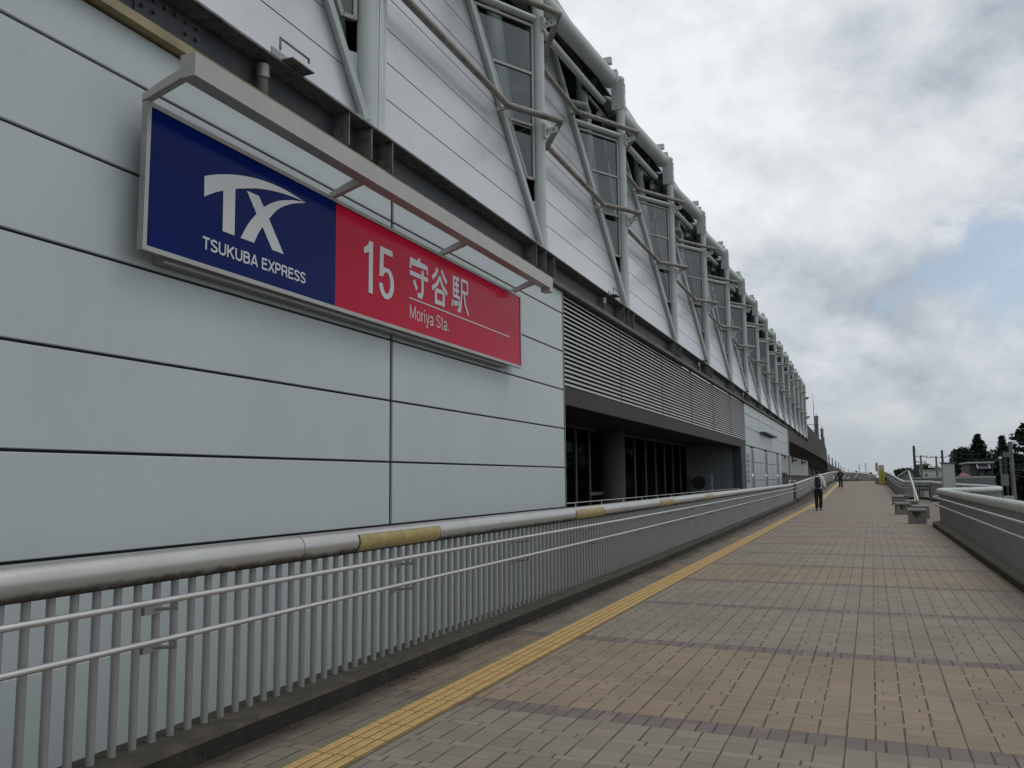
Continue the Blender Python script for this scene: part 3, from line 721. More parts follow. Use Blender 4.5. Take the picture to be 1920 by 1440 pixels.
# ---- recess: ceiling, floor, glazing, column, end wall
rc = MB().mat(W_DARK); rc.box(-8.4, WX-.5, 16.0, 42.6, 3.14, 3.3); rc.box(-12, -8.45, 16, 42.6, 3.14, 3.3); rc.box(-12.2, -12, 16, 42.6, -1, 3.3); rc.box(-8.6, WX-.28, 15.8, 16.02, -1, 3.3)
rc.box(-8.4, WX-.51, 42.6, 44.1, 3.0, 3.35); rc.build('recess_ceiling', W_DARK, st)
fl = MB().mat(W_CONCD); fl.box(-12, WX-.05, 16, 44, -.55, -.3); fl.build('recess_floor', W_CONCD, st)
cw = MB().mat(W_MULL)
mY = [22.1, 23.5, 24.9, 26.3]+[30.4+1.75*k for k in range(8)]
for y in mY: cw.box(-8.26, -8.16, y-.04, y+.04, -.3, 3.1)
cw.box(-8.26, -8.16, 16.1, 26.9, 3.03, 3.12); cw.box(-8.26, -8.16, 29.2, 42.4, 3.03, 3.12); cw.box(-8.25, -8.17, 26.3, 28.2, .95, 1.05)
fw = cw.build('recess_glazing_frame', W_MULL, st)
for a, b in [(16.1, 22.1), (22.1, 23.5), (23.5, 24.9), (24.9, 26.3)]+[(30.4+1.75*k, 32.15+1.75*k) for k in range(7)]:
    MB().mat(W_GLASSD).add([(-8.21, a+.04, -.3), (-8.21, b-.04, -.3), (-8.21, b-.04, 3.03), (-8.21, a+.04, 3.03)], [(0, 1, 2, 3)]).build('pane', W_GLASSD, fw)
PAPER = mat('posted_notice', (.22, .25, .25), .7)
for y in (31.0, 33.4, 34.6, 35.9): MB().mat(PAPER).box(-8.24, -8.225, y, y+.85, .85, 1.75).build('notice', PAPER, fw)
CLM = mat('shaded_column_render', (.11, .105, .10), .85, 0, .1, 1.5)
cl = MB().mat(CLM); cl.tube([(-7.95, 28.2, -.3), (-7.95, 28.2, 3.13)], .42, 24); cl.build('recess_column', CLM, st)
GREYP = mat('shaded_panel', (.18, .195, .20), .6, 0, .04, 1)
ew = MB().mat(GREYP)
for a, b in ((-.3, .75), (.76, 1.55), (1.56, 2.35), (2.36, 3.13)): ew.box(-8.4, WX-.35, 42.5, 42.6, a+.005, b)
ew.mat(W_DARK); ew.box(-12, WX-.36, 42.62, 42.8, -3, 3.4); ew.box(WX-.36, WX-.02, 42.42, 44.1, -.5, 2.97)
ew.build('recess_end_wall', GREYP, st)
# low wire rail on leaning stanchions in front of the recess
wr = MB().mat(W_HAND); wr.tube([(WX-.12, 16.1, .98), (WX-.12, 43, .98)], .012, 6)
for k in range(14): wr.tube([(WX-.12, 17+k*1.9, .97), (WX-.02, 16.75+k*1.9, .84), (WX-.12, 17+k*1.9, .6)], .008, 5)
wr.build('recess_rail', W_HAND, st)
ac = empty('air_conditioner', (-7.3, 41.2, .5), 'grey outdoor air conditioning unit on a rack inside the dark recess', 'air conditioner')
a_ = MB().mat(GREYP); a_.bbox((-7.25, 41.2, 1.25), 1.0, .42, .85, 0, .015); a_.build('casing', GREYP, ac)
a_ = MB().mat(W_JOINT); a_.tube([(-7.35, 40.98, 1.27), (-7.35, 40.96, 1.27)], .32, 24); 
a_.mat(W_MULL)
for q in range(6): a_.box(-7.68, -7.02, 40.945, 40.955, 1.0+q*.1, 1.008+q*.1)
a_.build('fan_grille', W_JOINT, ac)
a_ = MB().mat(W_MULL)
for (x, y) in ((-7.9, 40.8), (-6.5, 40.8), (-7.9, 41.5), (-6.5, 41.5)): a_.box(x-.03, x+.03, y-.03, y+.03, -.3, .9)
a_.box(-7.95, -6.45, 40.77, 41.53, .78, .82); a_.build('rack', W_MULL, ac)

# ---- annex face with lifts and doors
AZ = [3.12, 4.02, 4.65, 5.25]
W_WAL2 = mat('annex_panel', (.43, .475, .49), .4, .1, .04, .5)
wall_panels('annex_upper_wall', 44.13, 69.9, [3.12, 4.02, 4.72, 5.25], yj=(50.4, 57.3, 64.2), m=W_WAL2)
an = MB().mat(W_WAL2)
for a, b in ((44.13, 46.1), (47.55, 50.45), (50.53, 52.7), (54.4, 57.1), (57.2, 60.0), (61.7, 63.9)):
    for za, zb_ in ((-1, 1.33), (1.36, 2.3), (2.33, 3.1)): an.box(WX-.1, WX-.03, a, b, za, zb_)
an.mat(W_JOINT); an.box(WX-.2, WX-.11, 44.13, 63.9, -1, 3.1)
an.build('annex_lower_wall', W_WAL2, st)
GLINT = bpy.data.materials.new('painted_glint'); GLINT.use_nodes = True; GLINT.node_tree.nodes['Principled BSDF'].inputs['Emission Color'].default_value = (1, .98, .95, 1); GLINT.node_tree.nodes['Principled BSDF'].inputs['Emission Strength'].default_value = .35  # weak emission paints a small white glint, not a light source
for a, b in ((46.15, 47.5), (52.75, 54.35), (60.05, 61.65)):
    dr = MB().mat(W_ALU); dr.box(WX-.10, WX-.05, a, b, -1, 3.05)
    dr.mat(W_MULL); dr.box(WX-.05, WX-.04, a+.62*(b-a), b-.05, .1, 2.9)
    dr.mat(W_SFR); dr.box(WX-.05, WX-.035, a+.1, a+.5*(b-a), 2.55, 2.62); dr.box(WX-.05, WX-.035, a+.1, a+.5*(b-a), 2.7, 2.77)
    do = dr.build('lift_door', W_ALU, st)
    lm = MB().mat(GLINT); lm.tube([(WX-.035, a+.45*(b-a), 1.55), (WX-.03, a+.45*(b-a), 1.68)], .035, 8); lm.build('lamp', GLINT, do)  # glowing dot painted in as a glint on the door
cn = MB().mat(W_LEDGE); cn.box(WX, WX+.35, 50.6, 57.4, 4.02, 4.10); cn.build('door_canopy', W_LEDGE, st)
dk = MB().mat(W_DARK); dk.box(WX-2.5, WX-2.3, 63.9, 70, -3, 5.25); dk.build('side_opening', W_DARK, st)
tr_ = MB().mat(W_ALU); tr_.tube([(WX+.02, 69.95, -2), (WX+.02, 69.95, 5.2)], .05, 8); tr_.build('corner_downpipe', W_ALU, st)
SYM = mat('pictogram_grey', (.10, .105, .11), .6)
ps = MB().mat(SYM)
for zc_ in (1.55, 2.35):
    for i in range(2):
        for j in range(3):
            y0 = 44.55+i*.48; z0 = zc_-.33+j*.24; ps.box(WX-.03, WX-.022, y0, y0+.38, z0, z0+.17)
            ps.mat(W_WHITE).box(WX-.022, WX-.018, y0+.12, y0+.26, z0+.05, z0+.12); ps.mat(SYM)
ps.build('pictogram_panel', SYM, st)

# ------------------------------------------------------------------ viaduct beyond the station
MAST_FAR = [(1554, 856, 420), (1560.4, 861, 483), (1566.7, 866, 567), (1572, 869, 640), (1576.5, 874.5, 808), (1582.5, 877, 924), (1590.7, 880, 1115), (1599, 883, 1400)]
vp = [(70, -5.62), (85, -5.72), (101.9, -5.80), (102, -5.80), (115, -5.95), (128, -6.1), (150, -6.4), (184, -7.1), (225, -8.6), (290, -11.0), (340, -13.6)]+[(D_, at(x_, y_, D_).x+.7) for (x_, y_, D_) in MAST_FAR]
VDA = mat('viaduct_wall_concrete', (.062, .054, .047), .9, 0, .15, .4, dirt=((.05, .042, .036), .25, .5, .75), stretch=(1, .2, 2))
va = empty('railway_viaduct', (-10, 101, GROUND), 'dark concrete railway viaduct curving away beyond the station', 'viaduct')
ws = MB().mat(VDA)
for (ya, xa), (yb, xb) in zip(vp, vp[1:]):
    zt = 5.36 if yb <= 101.95 else 7.4
    zt0 = zt
    w1, w2 = .25, 1.3
    ws.add([(xa, ya, 4.45), (xb, yb, 4.45), (xb, yb, zt), (xa, ya, zt0), (xa-.2, ya, 4.45), (xb-.2, yb, 4.45), (xb-.2, yb, zt), (xa-.2, ya, zt0)],
           [(0, 1, 2, 3), (5, 4, 7, 6), (3, 2, 6, 7), (4, 5, 1, 0), (0, 3, 7, 4), (1, 5, 6, 2)])
ws.build('parapet', VDA, va)
sf = MB().mat(W_CONCD)
for (ya, xa), (yb, xb) in zip(vp, vp[1:]):
    sf.add([(xa-.21, ya, 4.6), (xb-.21, yb, 4.6), (xb-2.4, yb, 3.7), (xa-2.4, ya, 3.7), (xa-11, ya, 3.7), (xb-11, yb, 3.7), (xa-.21, ya, 5.1), (xb-.21, yb, 5.1), (xa-11, ya, 5.1), (xb-11, yb, 5.1)],
           [(0, 3, 2, 1), (3, 4, 5, 2), (6, 7, 9, 8), (0, 1, 7, 6), (4, 8, 9, 5)])
sf.build('girder', W_CONCD, va)
for (Y_, X_) in ((78, -5.5), (92, -5.5), (106, -5.5), (122, -5.9), (140, -6.2), (165, -6.8), (195, -7.6), (230, -8.8)):
    pr = MB().mat(W_CONC); pr.bbox((X_-3.6, Y_, -1.15), 2.2, 1.6, 9.7, 0, .1); pr.mat(W_CONCD); pr.box(X_-2.6, X_-1.3, Y_-.35, Y_+.35, 3.0, 3.7); pr.box(X_-1.3, X_-.9, Y_-.2, Y_+.2, 3.15, 3.3); pr.build('pier', W_CONC, va)
GREYB = mat('underbuilding_wall', (.42, .42, .41), .8, 0, .08, 1)
ub = empty('underpass_building', (-7, 84, GROUND), 'grey low building under the viaduct with dark openings', 'building')
u_ = MB().mat(GREYB); u_.box(-12, -6.5, 71.5, 84, 1.9, 3.68); u_.box(-12, -6.9, 85, 118, 1.7, 3.6); u_.build('wall', GREYB, ub)
u_ = MB().mat(W_DARK); u_.box(-12, -7.0, 71.5, 118, GROUND, 1.65); u_.build('opening', W_DARK, ub)
# small hoop stands beyond the railing
for k, y in enumerate((62, 66)):
    hs = MB().mat(W_HAND); hs.tube([(-4.9, y, 0), (-4.9, y, 1.15), (-4.9, y+.15, 1.25), (-4.9, y+2.2, 1.25), (-4.9, y+2.35, 1.15), (-4.9, y+2.35, 0)], .03, 8)
    hs.build('hoop_barrier', W_HAND, label='%s silver hoop barrier behind the left railing near the annex end' % ('nearer', 'farther')[k], cat='barrier', group='hoop barriers behind the railing')

# ------------------------------------------------------------------ station sign
SX = -5.30
sg = empty('station_sign', (SX, 9.2, 3.34), 'long blue and red railway station sign with a slim metal canopy on the grey wall', 'sign')
fb = MB().mat(W_SFR)
y0, y1, z0, z1 = 5.05, 13.30, 3.34, 4.60; b = .042
fb.box(SX-.065, SX-.03, y0+.002, y1-.002, z0+.002, z1-.002)
for (a, c, e_, f_) in ((y0, y0+b, z0, z1), (y1-b, y1, z0, z1), (y0+b, y1-b, z0, z0+b), (y0+b, y1-b, z1-b, z1)): fb.box(SX-.03, SX, a, c, e_, f_)
fb.mat(W_ALU); fb.box(WX+.004, SX-.066, 5.35, 12.8, z0-.035, z0+.2); fb.box(WX+.004, SX-.066, 5.35, 12.8, z1-.25, z1-.04)
fb.build('frame', W_SFR, sg)
MB().mat(W_BLUE).box(SX-.03, SX-.012, y0+b, 7.775, z0+b, z1-b).build('blue_panel', W_BLUE, sg)
MB().mat(W_RED).box(SX-.03, SX-.012, 7.777, y1-b, z0+b, z1-b).build('red_panel', W_RED, sg)
can = MB().mat(W_CAN); can.box(-4.97, -4.815, 5.05, 9.6, 4.72, 4.915); can.box(-4.97, -4.815, 9.604, 13.56, 4.72, 4.915); can.box(-4.975, -4.81, 13.40, 13.575, 4.66, 4.72)
can.build('canopy', W_CAN, sg)
for y in (5.08, 7.75, 10.42, 13.05):
    ar = MB().mat(W_CAN); ar.prism([(SX-.065, y-.035, z1), (-4.95, y-.035, 4.72), (-4.95, y-.035, 4.80), (-5.1, y-.035, 4.76), (SX-.065, y-.035, z1+.06)], (0, .07, 0)); ar.build('arm', W_CAN, sg)
def flat(name, polys, mat_, parent, x, th=.004):
    """filled outlines in (y,z) on the sign face"""
    cu = bpy.data.curves.new(name, 'CURVE'); cu.dimensions = '2D'; cu.fill_mode = 'BOTH'
    for poly in polys:
        s_ = cu.splines.new('POLY'); s_.points.add(len(poly)-1); s_.use_cyclic_u = True
        for p, q in zip(s_.points, poly): p.co = (q[0], q[1], 0, 1)
    cu.extrude = th/2
    return curve_to_mesh(name, cu, mat_, parent, x)
def curve_to_mesh(name, cu, mat_, parent, x, tf=None):
    t = bpy.data.objects.new('tmp', cu); COL.objects.link(t)
    dg = bpy.context.evaluated_depsgraph_get(); dg.update()
    me = bpy.data.meshes.new_from_object(t.evaluated_get(dg)); bpy.data.objects.remove(t)
    for v in me.vertices:
        X_, Y_, Z_ = v.co
        if tf: X_, Y_ = tf(X_, Y_)
        v.co = (x+Z_, X_, Y_)
    me.materials.clear(); me.materials.append(mat_); me.name = name
    o = bpy.data.objects.new(name, me); COL.objects.link(o)
    o.parent = parent; o.matrix_parent_inverse = Matrix.Translation(-world_loc(parent))
    return o
def smooth(pts, n=6):
    """Catmull-Rom through pts (open)"""
    out = []
    P = [pts[0]]+list(pts)+[pts[-1]]
    for i in range(1, len(P)-2):
        for k in range(n):
            t = k/n; a, b_, c, d_ = P[i-1], P[i], P[i+1], P[i+2]
            out.append(tuple(.5*((2*b_[j])+(-a[j]+c[j])*t+(2*a[j]-5*b_[j]+4*c[j]-d_[j])*t*t+(-a[j]+3*b_[j]-3*c[j]+d_[j])*t**3) for j in (0, 1)))
    out.append(pts[-1]); return out
FX = SX-.009
top_arc = smooth([(5.727, 4.179), (5.848, 4.232), (5.997, 4.285), (6.165, 4.335), (6.353, 4.375), (6.536, 4.401), (6.728, 4.414), (6.929, 4.411), (7.203, 4.388)])
low_arc = smooth([(7.203, 4.386), (7.05, 4.384), (6.872, 4.371), (6.702, 4.348), (6.539, 4.317), (6.382, 4.276), (6.128, 4.190)])
Tp = top_arc+low_arc+[(6.133, 3.742), (5.975, 3.742), (5.969, 4.120)]+smooth([(5.969, 4.120), (5.91, 4.095), (5.844, 4.060), (5.728, 3.989)])[1:]
Xp = [(6.29, 4.223), (6.463, 4.224), (6.539, 4.135)]+smooth([(6.539, 4.135), (6.638, 4.202), (6.775, 4.273), (6.931, 4.328), (7.06, 4.362), (7.203, 4.384)])[1:]+smooth([(7.203, 4.380), (7.035, 4.327), (6.861, 4.246), (6.736, 4.163), (6.619, 4.042)])[1:]+[(6.86, 3.744), (6.681, 3.743), (6.526, 3.935)]+smooth([(6.526, 3.935), (6.463, 3.847), (6.408, 3.744)])[1:]+[(6.219, 3.742)]+smooth([(6.219, 3.742), (6.283, 3.85), (6.35, 3.943), (6.437, 4.038)])[1:]
flat('logo_letter', [Tp], W_WHITE, sg, FX); flat('logo_letter', [Xp], W_WHITE, sg, FX)
def text(name, body, ya, yb, za, zb_, mat_, parent, x, bold=0.0, adv=1.0, zfull=None):
    cu = bpy.data.curves.new(name, 'FONT'); cu.body = body; cu.size = 1; cu.offset = bold; cu.extrude = .002; cu.space_character = adv
    t = bpy.data.objects.new('tmp', cu); COL.objects.link(t); dg = bpy.context.evaluated_depsgraph_get(); dg.update()
    me = bpy.data.meshes.new_from_object(t.evaluated_get(dg)); bpy.data.objects.remove(t)
    xs = [v.co.x for v in me.vertices]; zs_ = [v.co.y for v in me.vertices]
    x0, x1, q0, q1 = min(xs), max(xs), min(zs_), max(zs_)
    for v in me.vertices:
        v.co = (x+v.co.z, ya+(v.co.x-x0)/(x1-x0)*(yb-ya), za+(v.co.y-q0)/(q1-q0)*(zb_-za))
    me.materials.clear(); me.materials.append(mat_); me.name = name
    o = bpy.data.objects.new(name, me); COL.objects.link(o); o.parent = parent; o.matrix_parent_inverse = Matrix.Translation(-world_loc(parent)); return o
# 15 as outlines: stroke 0.075 tall condensed numerals
flat('numeral', [[(8.455, 3.675), (8.545, 3.675), (8.545, 4.305), (8.47, 4.305), (8.44, 4.25), (8.35, 4.195), (8.35, 4.125), (8.455, 4.165)]], W_WHITE, sg, FX)
def arc(cx_, cz_, ry, rz, a0, a1, n=16): return [(cx_+ry*math.cos(math.radians(a0+(a1-a0)*i/n)), cz_+rz*math.sin(math.radians(a0+(a1-a0)*i/n))) for i in range(n+1)]
five = [(8.71, 4.305), (9.00, 4.305), (9.00, 4.232), (8.79, 4.232), (8.785, 4.055)]+arc(8.865, 3.875, .175, .20, 70, -90)[0:]+arc(8.865, 3.855, .175, .185, -90, -178, 8)[1:]+[(8.775, 3.85)]+arc(8.865, 3.865, .09, .125, -178, -90, 6)[1:]+arc(8.865, 3.875, .09, .135, -90, 90, 12)[1:]+arc(8.865, 3.875, .10, .135, 90, 150, 4)[1:]+[(8.695, 3.93)]
flat('numeral', [five], W_WHITE, sg, FX)
flat('rule_line', [[(9.43, 3.800), (12.78, 3.800), (12.78, 3.816), (9.43, 3.816)]], W_WHITE, sg, FX)
# the three characters, stroke by stroke in a 0..100 box
def strokes(yA, yB, zA, zB, ss, w):
    polys = []
    for s_ in ss:
        pts = [(yA+p[0]/100*(yB-yA), zA+p[1]/100*(zB-zA)) for p in s_]
        pts = [p for i, p in enumerate(pts) if i == 0 or math.hypot(p[0]-pts[i-1][0], p[1]-pts[i-1][1]) > 1e-5]
        lft, rgt = [], []
        for i, p in enumerate(pts):
            a = pts[max(i-1, 0)]; c = pts[min(i+1, len(pts)-1)]; dx, dz = c[0]-a[0], c[1]-a[1]; l = math.hypot(dx, dz) or 1
            k = 1.0
            if 0 < i < len(pts)-1:
                d1 = (p[0]-a[0], p[1]-a[1]); l1 = math.hypot(*d1) or 1; k = 1/max(.6, (d1[0]*dx+d1[1]*dz)/(l1*l))
            nx, nz = -dz/l*w/2*k, dx/l*w/2*k
            lft.append((p[0]+nx, p[1]+nz)); rgt.append((p[0]-nx, p[1]-nz))
        polys.append(lft+rgt[::-1])
    return polys
def kanji(yA, yB, zA, zB, ss, w=.05):
    mb = MB().mat(W_WHITE)
    for i, poly in enumerate(strokes(yA, yB, zA, zB, ss, w)):
        n = len(poly)//2; xx = FX+.0006*i
        mb.add([(xx, p[0], p[1]) for p in poly], [(k, k+1, 2*n-2-k, 2*n-1-k) for k in range(n-1)])
    return mb.build('character', W_WHITE, sg)
kanji(9.43, 9.95, 3.86, 4.385, [
    [(50, 100), (50, 88)], [(6, 66), (6, 84), (94, 84), (94, 68)], [(2, 54), (98, 54)], [(68, 72), (68, 16), (62, 5), (42, 4)], [(22, 38), (38, 18)]], .060)
kanji(10.035, 10.52, 3.86, 4.385, [
    [(38, 97), (26, 80), (6, 66)], [(62, 97), (78, 80), (95, 68)], [(50, 78), (36, 56), (4, 38)], [(50, 78), (66, 56), (97, 38)], [(26, 38), (74, 38)], [(26, 38), (26, 0)], [(74, 38), (74, 0)], [(26, 7), (74, 7)]], .060)
kanji(10.645, 11.19, 3.865, 4.40, [
    [(12, 96), (12, 42)], [(12, 92), (46, 92)], [(30, 92), (30, 42)], [(12, 75), (44, 75)], [(12, 59), (44, 59)], [(8, 42), (47, 42), (46, 16), (42, 6), (34, 6)],
    [(6, 30), (3, 12)], [(16, 30), (17, 15)], [(25, 30), (27, 17)], [(34, 31), (37, 20)],
    [(58, 94), (94, 94), (94, 62)], [(58, 94), (58, 50), (54, 20), (46, 2)], [(58, 62), (94, 62)], [(72, 62), (80, 28), (99, 3)]], .046)

def el(cx_, cz_, rx, rz, a0, a1, n=12): return [(cx_+rx*math.cos(math.radians(a0+(a1-a0)*k/n)), cz_+rz*math.sin(math.radians(a0+(a1-a0)*k/n))) for k in range(n+1)]
def S_shape(w): return [el(w/2, 74, w/2-7, 19, 12, 180, 8)+el(w/2, 74, w/2-7, 19, 180, 262, 5)[1:]+el(w/2, 26, w/2-6, 20, 82, -90, 10)+el(w/2, 26, w/2-6, 20, -90, -168, 5)[1:]]
GL = {  # width and centre-line strokes, cap height 100
 'T': (62, [[(0, 93), (62, 93)], [(31, 93), (31, 0)]]), 'U': (72, [[(8, 100), (8, 32)]+el(36, 32, 28, 25, 180, 360, 10)+[(64, 32), (64, 100)]]),
 'K': (72, [[(8, 0), (8, 100)], [(8, 40), (66, 100)], [(27, 58), (68, 0)]]), 'B': (70, [[(8, 0), (8, 100)], [(8, 93), (38, 93)]+el(38, 74, 22, 19, 90, -90, 8)[1:]+[(8, 55)], [(38, 55)]+el(40, 31, 24, 24, 90, -90, 8)+[(8, 7)]]),
 'A': (74, [[(5, 0), (37, 100)], [(37, 100), (69, 0)], [(16, 28), (58, 28)]]), 'E': (62, [[(8, 0), (8, 100)], [(8, 93), (60, 93)], [(8, 53), (55, 53)], [(8, 7), (62, 7)]]),
 'X': (70, [[(5, 100), (65, 0)], [(65, 100), (5, 0)]]), 'P': (64, [[(8, 0), (8, 100)], [(8, 93), (36, 93)]+el(36, 69, 22, 24, 90, -90, 8)[1:]+[(8, 45)]]),
 'R': (70, [[(8, 0), (8, 100)], [(8, 93), (38, 93)]+el(38, 70, 22, 23, 90, -90, 8)[1:]+[(8, 47)], [(38, 47), (55, 38), (62, 0)]]), 'S': (66, S_shape(66)), ' ': (24, []),
 'M': (84, [[(8, 0), (8, 100)], [(8, 100), (42, 10)], [(42, 10), (76, 100)], [(76, 100), (76, 0)]]), 'o': (56, [el(28, 36, 21, 32, 0, 360, 16)]), 'r': (34, [[(8, 0), (8, 72)], [(8, 48)]+el(30, 44, 21, 24, 160, 90, 5)]),
 'i': (17, [[(8, 0), (8, 72)], [(8, 86), (8, 100)]]), 'y': (52, [[(4, 72), (27, 4)], [(48, 72), (22, -20), (12, -26), (3, -25)]]), 'a': (54, [[(9, 52)]+el(27, 52, 18, 17, 170, 0, 8)+[(45, 52), (45, 10), (50, 2)], [(45, 38), (20, 33)]+el(22, 18, 15, 15, 100, 270, 7)+[(34, 8), (45, 20)]]),
 't': (32, [[(14, 94), (14, 12), (20, 4), (29, 4)], [(1, 70), (28, 70)]]), '.': (18, [[(8, 0), (8, 14)]]), 's': (66, S_shape(66))}
def write(body, ya, yb, za, zcap, w, track=9):
    tot = sum(GL[c][0] for c in body)+track*(len(body)-1); k = (yb-ya)/tot; kz = (zcap-za)/100; x = 0
    mb = MB().mat(W_WHITE); n_ = 0
    for c in body:
        gw, ss = GL[c]
        for s_ in ss:
            pts = [(ya+(x+p[0])*k, za+p[1]*kz) for p in s_]
            poly = strokes(0, 100, 0, 100, [pts], w)[0]
            m2 = len(poly)//2; xx = FX+.0004*(n_ % 5); n_ += 1
            mb.add([(xx, p[0], p[1]) for p in poly], [(q, q+1, 2*m2-2-q, 2*m2-1-q) for q in range(m2-1)])
        x += gw+track
    return mb.build('lettering', W_WHITE, sg)
write('TSUKUBA EXPRESS', 5.730, 7.232, 3.518, 3.630, .0195, 8)
write('Moriya Sta.', 9.440, 10.555, 3.540, 3.722, .0175, 7)

# ------------------------------------------------------------------ overhead line masts on the viaduct
MST = mat('mast_steel', (.13, .14, .145), .6, .3, .08, 1)
mast = empty('catenary_mast', (0, 0, 5.1), None, 'mast', 'overhead line masts along the viaduct')
m_ = MB().mat(MST); m_.tube([(0, 0, 5.1), (0, 0, 11.6)], [.30, .26], 10); m_.tube([(0, 0, 11.6), (0, 0, 12.0)], .07, 6); m_.build('pole', MST, mast)
m_ = MB().mat(MST)
m_.tube([(0, 0, 10.2), (-3.0, 0, 10.4)], .045, 6); m_.tube([(0, 0, 9.0), (-3.0, 0, 10.35)], .04, 6); m_.tube([(-2.9, 0, 10.4), (-2.9, 0, 9.4), (-1.6, 0, 9.3)], .03, 6); m_.build('cantilever', MST, mast)
m_ = MB().mat(MST); m_.box(-.32, .32, -.1, .1, 11.35, 11.5); m_.sphere((-.28, 0, 11.6), .09); m_.sphere((.28, 0, 11.6), .09); m_.box(-.28, .28, -.28, .28, 9.9, 10.3); m_.build('crossarm', MST, mast)
def vx(Y):
    for (a, xa), (b, xb) in zip(vp, vp[1:]):
        if Y <= b: return xa+(xb-xa)*(Y-a)/(b-a)
    return vp[-1][1]
mp = [(vx(Y)-.7, Y, 1.0) for Y in (150, 190, 232, 278, 325, 372)]+[(at(x, y, D).x, D, 1.0) for x, y, D in MAST_FAR]
ordn = ['tallest overhead line mast, nearest beyond the station roof end', 'second overhead line mast beyond the station roof end', 'third overhead line mast in the overlapping row past the station', 'fourth overhead line mast in the overlapping row past the station', 'fifth overhead line mast in the overlapping row past the station', 'last mast of the overlapping row where the viaduct starts to turn',
        'leftmost of the thin distant masts against the sky', 'second from left of the thin distant masts', 'third from left of the thin distant masts', 'fourth from left of the thin distant masts', 'fifth from left of the thin distant masts', 'sixth from left of the thin distant masts', 'last but one tiny mast to the right on the horizon', 'rightmost tiny mast on the horizon']
for i, (x, y, k) in enumerate(mp):
    o = mast if i == 0 else copy_tree(mast)
    o.location = (x, y, 5.1)
    tag(o, ordn[i], 'mast', 'overhead line masts along the viaduct')
wr = MB().mat(MST)
for (a, b) in zip(mp, mp[1:]):
    for dx, z, sg_ in ((-1.8, 9.3, 0), (-2.9, 10.4, .7), (.28, 11.65, .5)):
        A, B = Vector((a[0]+dx, a[1], z)), Vector((b[0]+dx, b[1], z)); C_ = (A+B)/2-Vector((0, 0, sg_)); wr.tube([A, C_, B], .02, 4, False)
wr.build('overhead_wire', MST, va)
an_ = MB().mat(MST); b_ = at(1527, 795, 122); an_.tube([(b_.x, 122, 5.1), (b_.x, 122, 9.5), (b_.x-.05, 122, 12.8)], [.07, .05, .015], 6)
an_.build('lightning_rod', MST, label='very thin tapering rod between the station end and the tallest mast', cat='rod')

# ------------------------------------------------------------------ deck furniture
STONE = mat('stool_stone', (.235, .22, .20), .85, 0, .12, 6, .3, 50, dirt=((.09, .08, .07), 4, .5, .75))
STONET = mat('stool_top', (.36, .35, .33), .7, 0, .1, 8, .2, 60, dirt=((.12, .11, .10), 5, .5, .75))
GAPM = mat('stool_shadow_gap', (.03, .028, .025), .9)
stool_l = ['nearest concrete stool with a dark stain below its slab', 'concrete stool right behind the nearest one', 'second concrete stool, standing alone left of the path edge', 'concrete stool half hidden behind the second one', 'farthest concrete stool at the foot of the railing corner', 'small far stool behind the farthest one']
for i, (x, y) in enumerate(((1.42, 29.6), (1.72, 33.2), (1.25, 36.6), (1.75, 40.5), (1.50, 49.5), (1.85, 52.5))):
    r_ = empty('stool', (x, y, 0), stool_l[i], 'stool', 'concrete stools along the right edge')
    MB().mat(STONE).bbox((x, y, .18), .50, .50, .36, .03*i, .012).build('pedestal', STONE, r_)
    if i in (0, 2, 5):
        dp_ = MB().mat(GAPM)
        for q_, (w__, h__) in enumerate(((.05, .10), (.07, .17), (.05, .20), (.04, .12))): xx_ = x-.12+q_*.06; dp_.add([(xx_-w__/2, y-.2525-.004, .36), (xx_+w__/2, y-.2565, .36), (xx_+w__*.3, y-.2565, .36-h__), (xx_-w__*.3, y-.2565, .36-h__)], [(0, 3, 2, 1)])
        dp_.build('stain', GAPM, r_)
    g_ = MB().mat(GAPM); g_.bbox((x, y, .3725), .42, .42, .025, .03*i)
    g_.mat(STONET).bbox((x, y, .42), .56, .56, .07, .03*i, .01); g_.build('seat', STONET, r_)
CAB = mat('cabinet_paint', (.44, .49, .47), .5, 0, .05, 2, dirt=((.3, .3, .27), 3, .6, .85))
cb = empty('control_cabinet', (3.2, 41, 0), 'tall pale green cabinet with a dark flat top standing behind the railing bend', 'cabinet')
MB().mat(CAB).bbox((3.27, 41, 1.0), .47, .42, 2.0, .05, .01).build('body', CAB, cb)
MB().mat(W_BEAM).bbox((3.27, 41, 2.02), .58, .52, .05, .05, .01).build('top', W_BEAM, cb)
MB().mat(W_MULL).box(3.06, 3.48, 40.775, 40.782, .4, .41).build('door_seam', W_MULL, cb)
# signboards
SYEL = mat('signboard_yellow', (.46, .40, .05), .5, 0, .06, 8)
SWHT = mat('signboard_white', (.60, .60, .60), .5, 0, .05, 6)
sy = at(1654, 907, 88); zb_ = deckz(88)
ys_ = empty('signboard', (sy.x, 88, zb_), 'tall narrow yellow signboard with a pale square at its top', 'sign')
MB().mat(SYEL).box(sy.x-.26, sy.x+.26, 88, 88.05, zb_+.1, zb_+1.45).build('board', SYEL, ys_)
q_ = MB().mat(SWHT); q_.box(sy.x-.26, sy.x+.26, 87.995, 88.045, zb_+1.45, zb_+1.85); q_.mat(SYM); q_.tube([(sy.x, 87.99, zb_+1.65), (sy.x, 87.985, zb_+1.65)], .13, 16); q_.mat(SWHT); q_.tube([(sy.x, 87.984, zb_+1.65), (sy.x, 87.98, zb_+1.65)], .08, 16); q_.build('emblem', SWHT, ys_)
q_ = MB().mat(SYM)
for k in range(6): q_.box(sy.x-.05, sy.x+.05, 87.99, 87.998, zb_+.35+k*.17, zb_+.46+k*.17)
q_.build('lettering', SYM, ys_)
MB().mat(STONE).box(sy.x-.30, sy.x+.30, 87.85, 88.2, zb_, zb_+.1).build('foot', STONE, ys_)
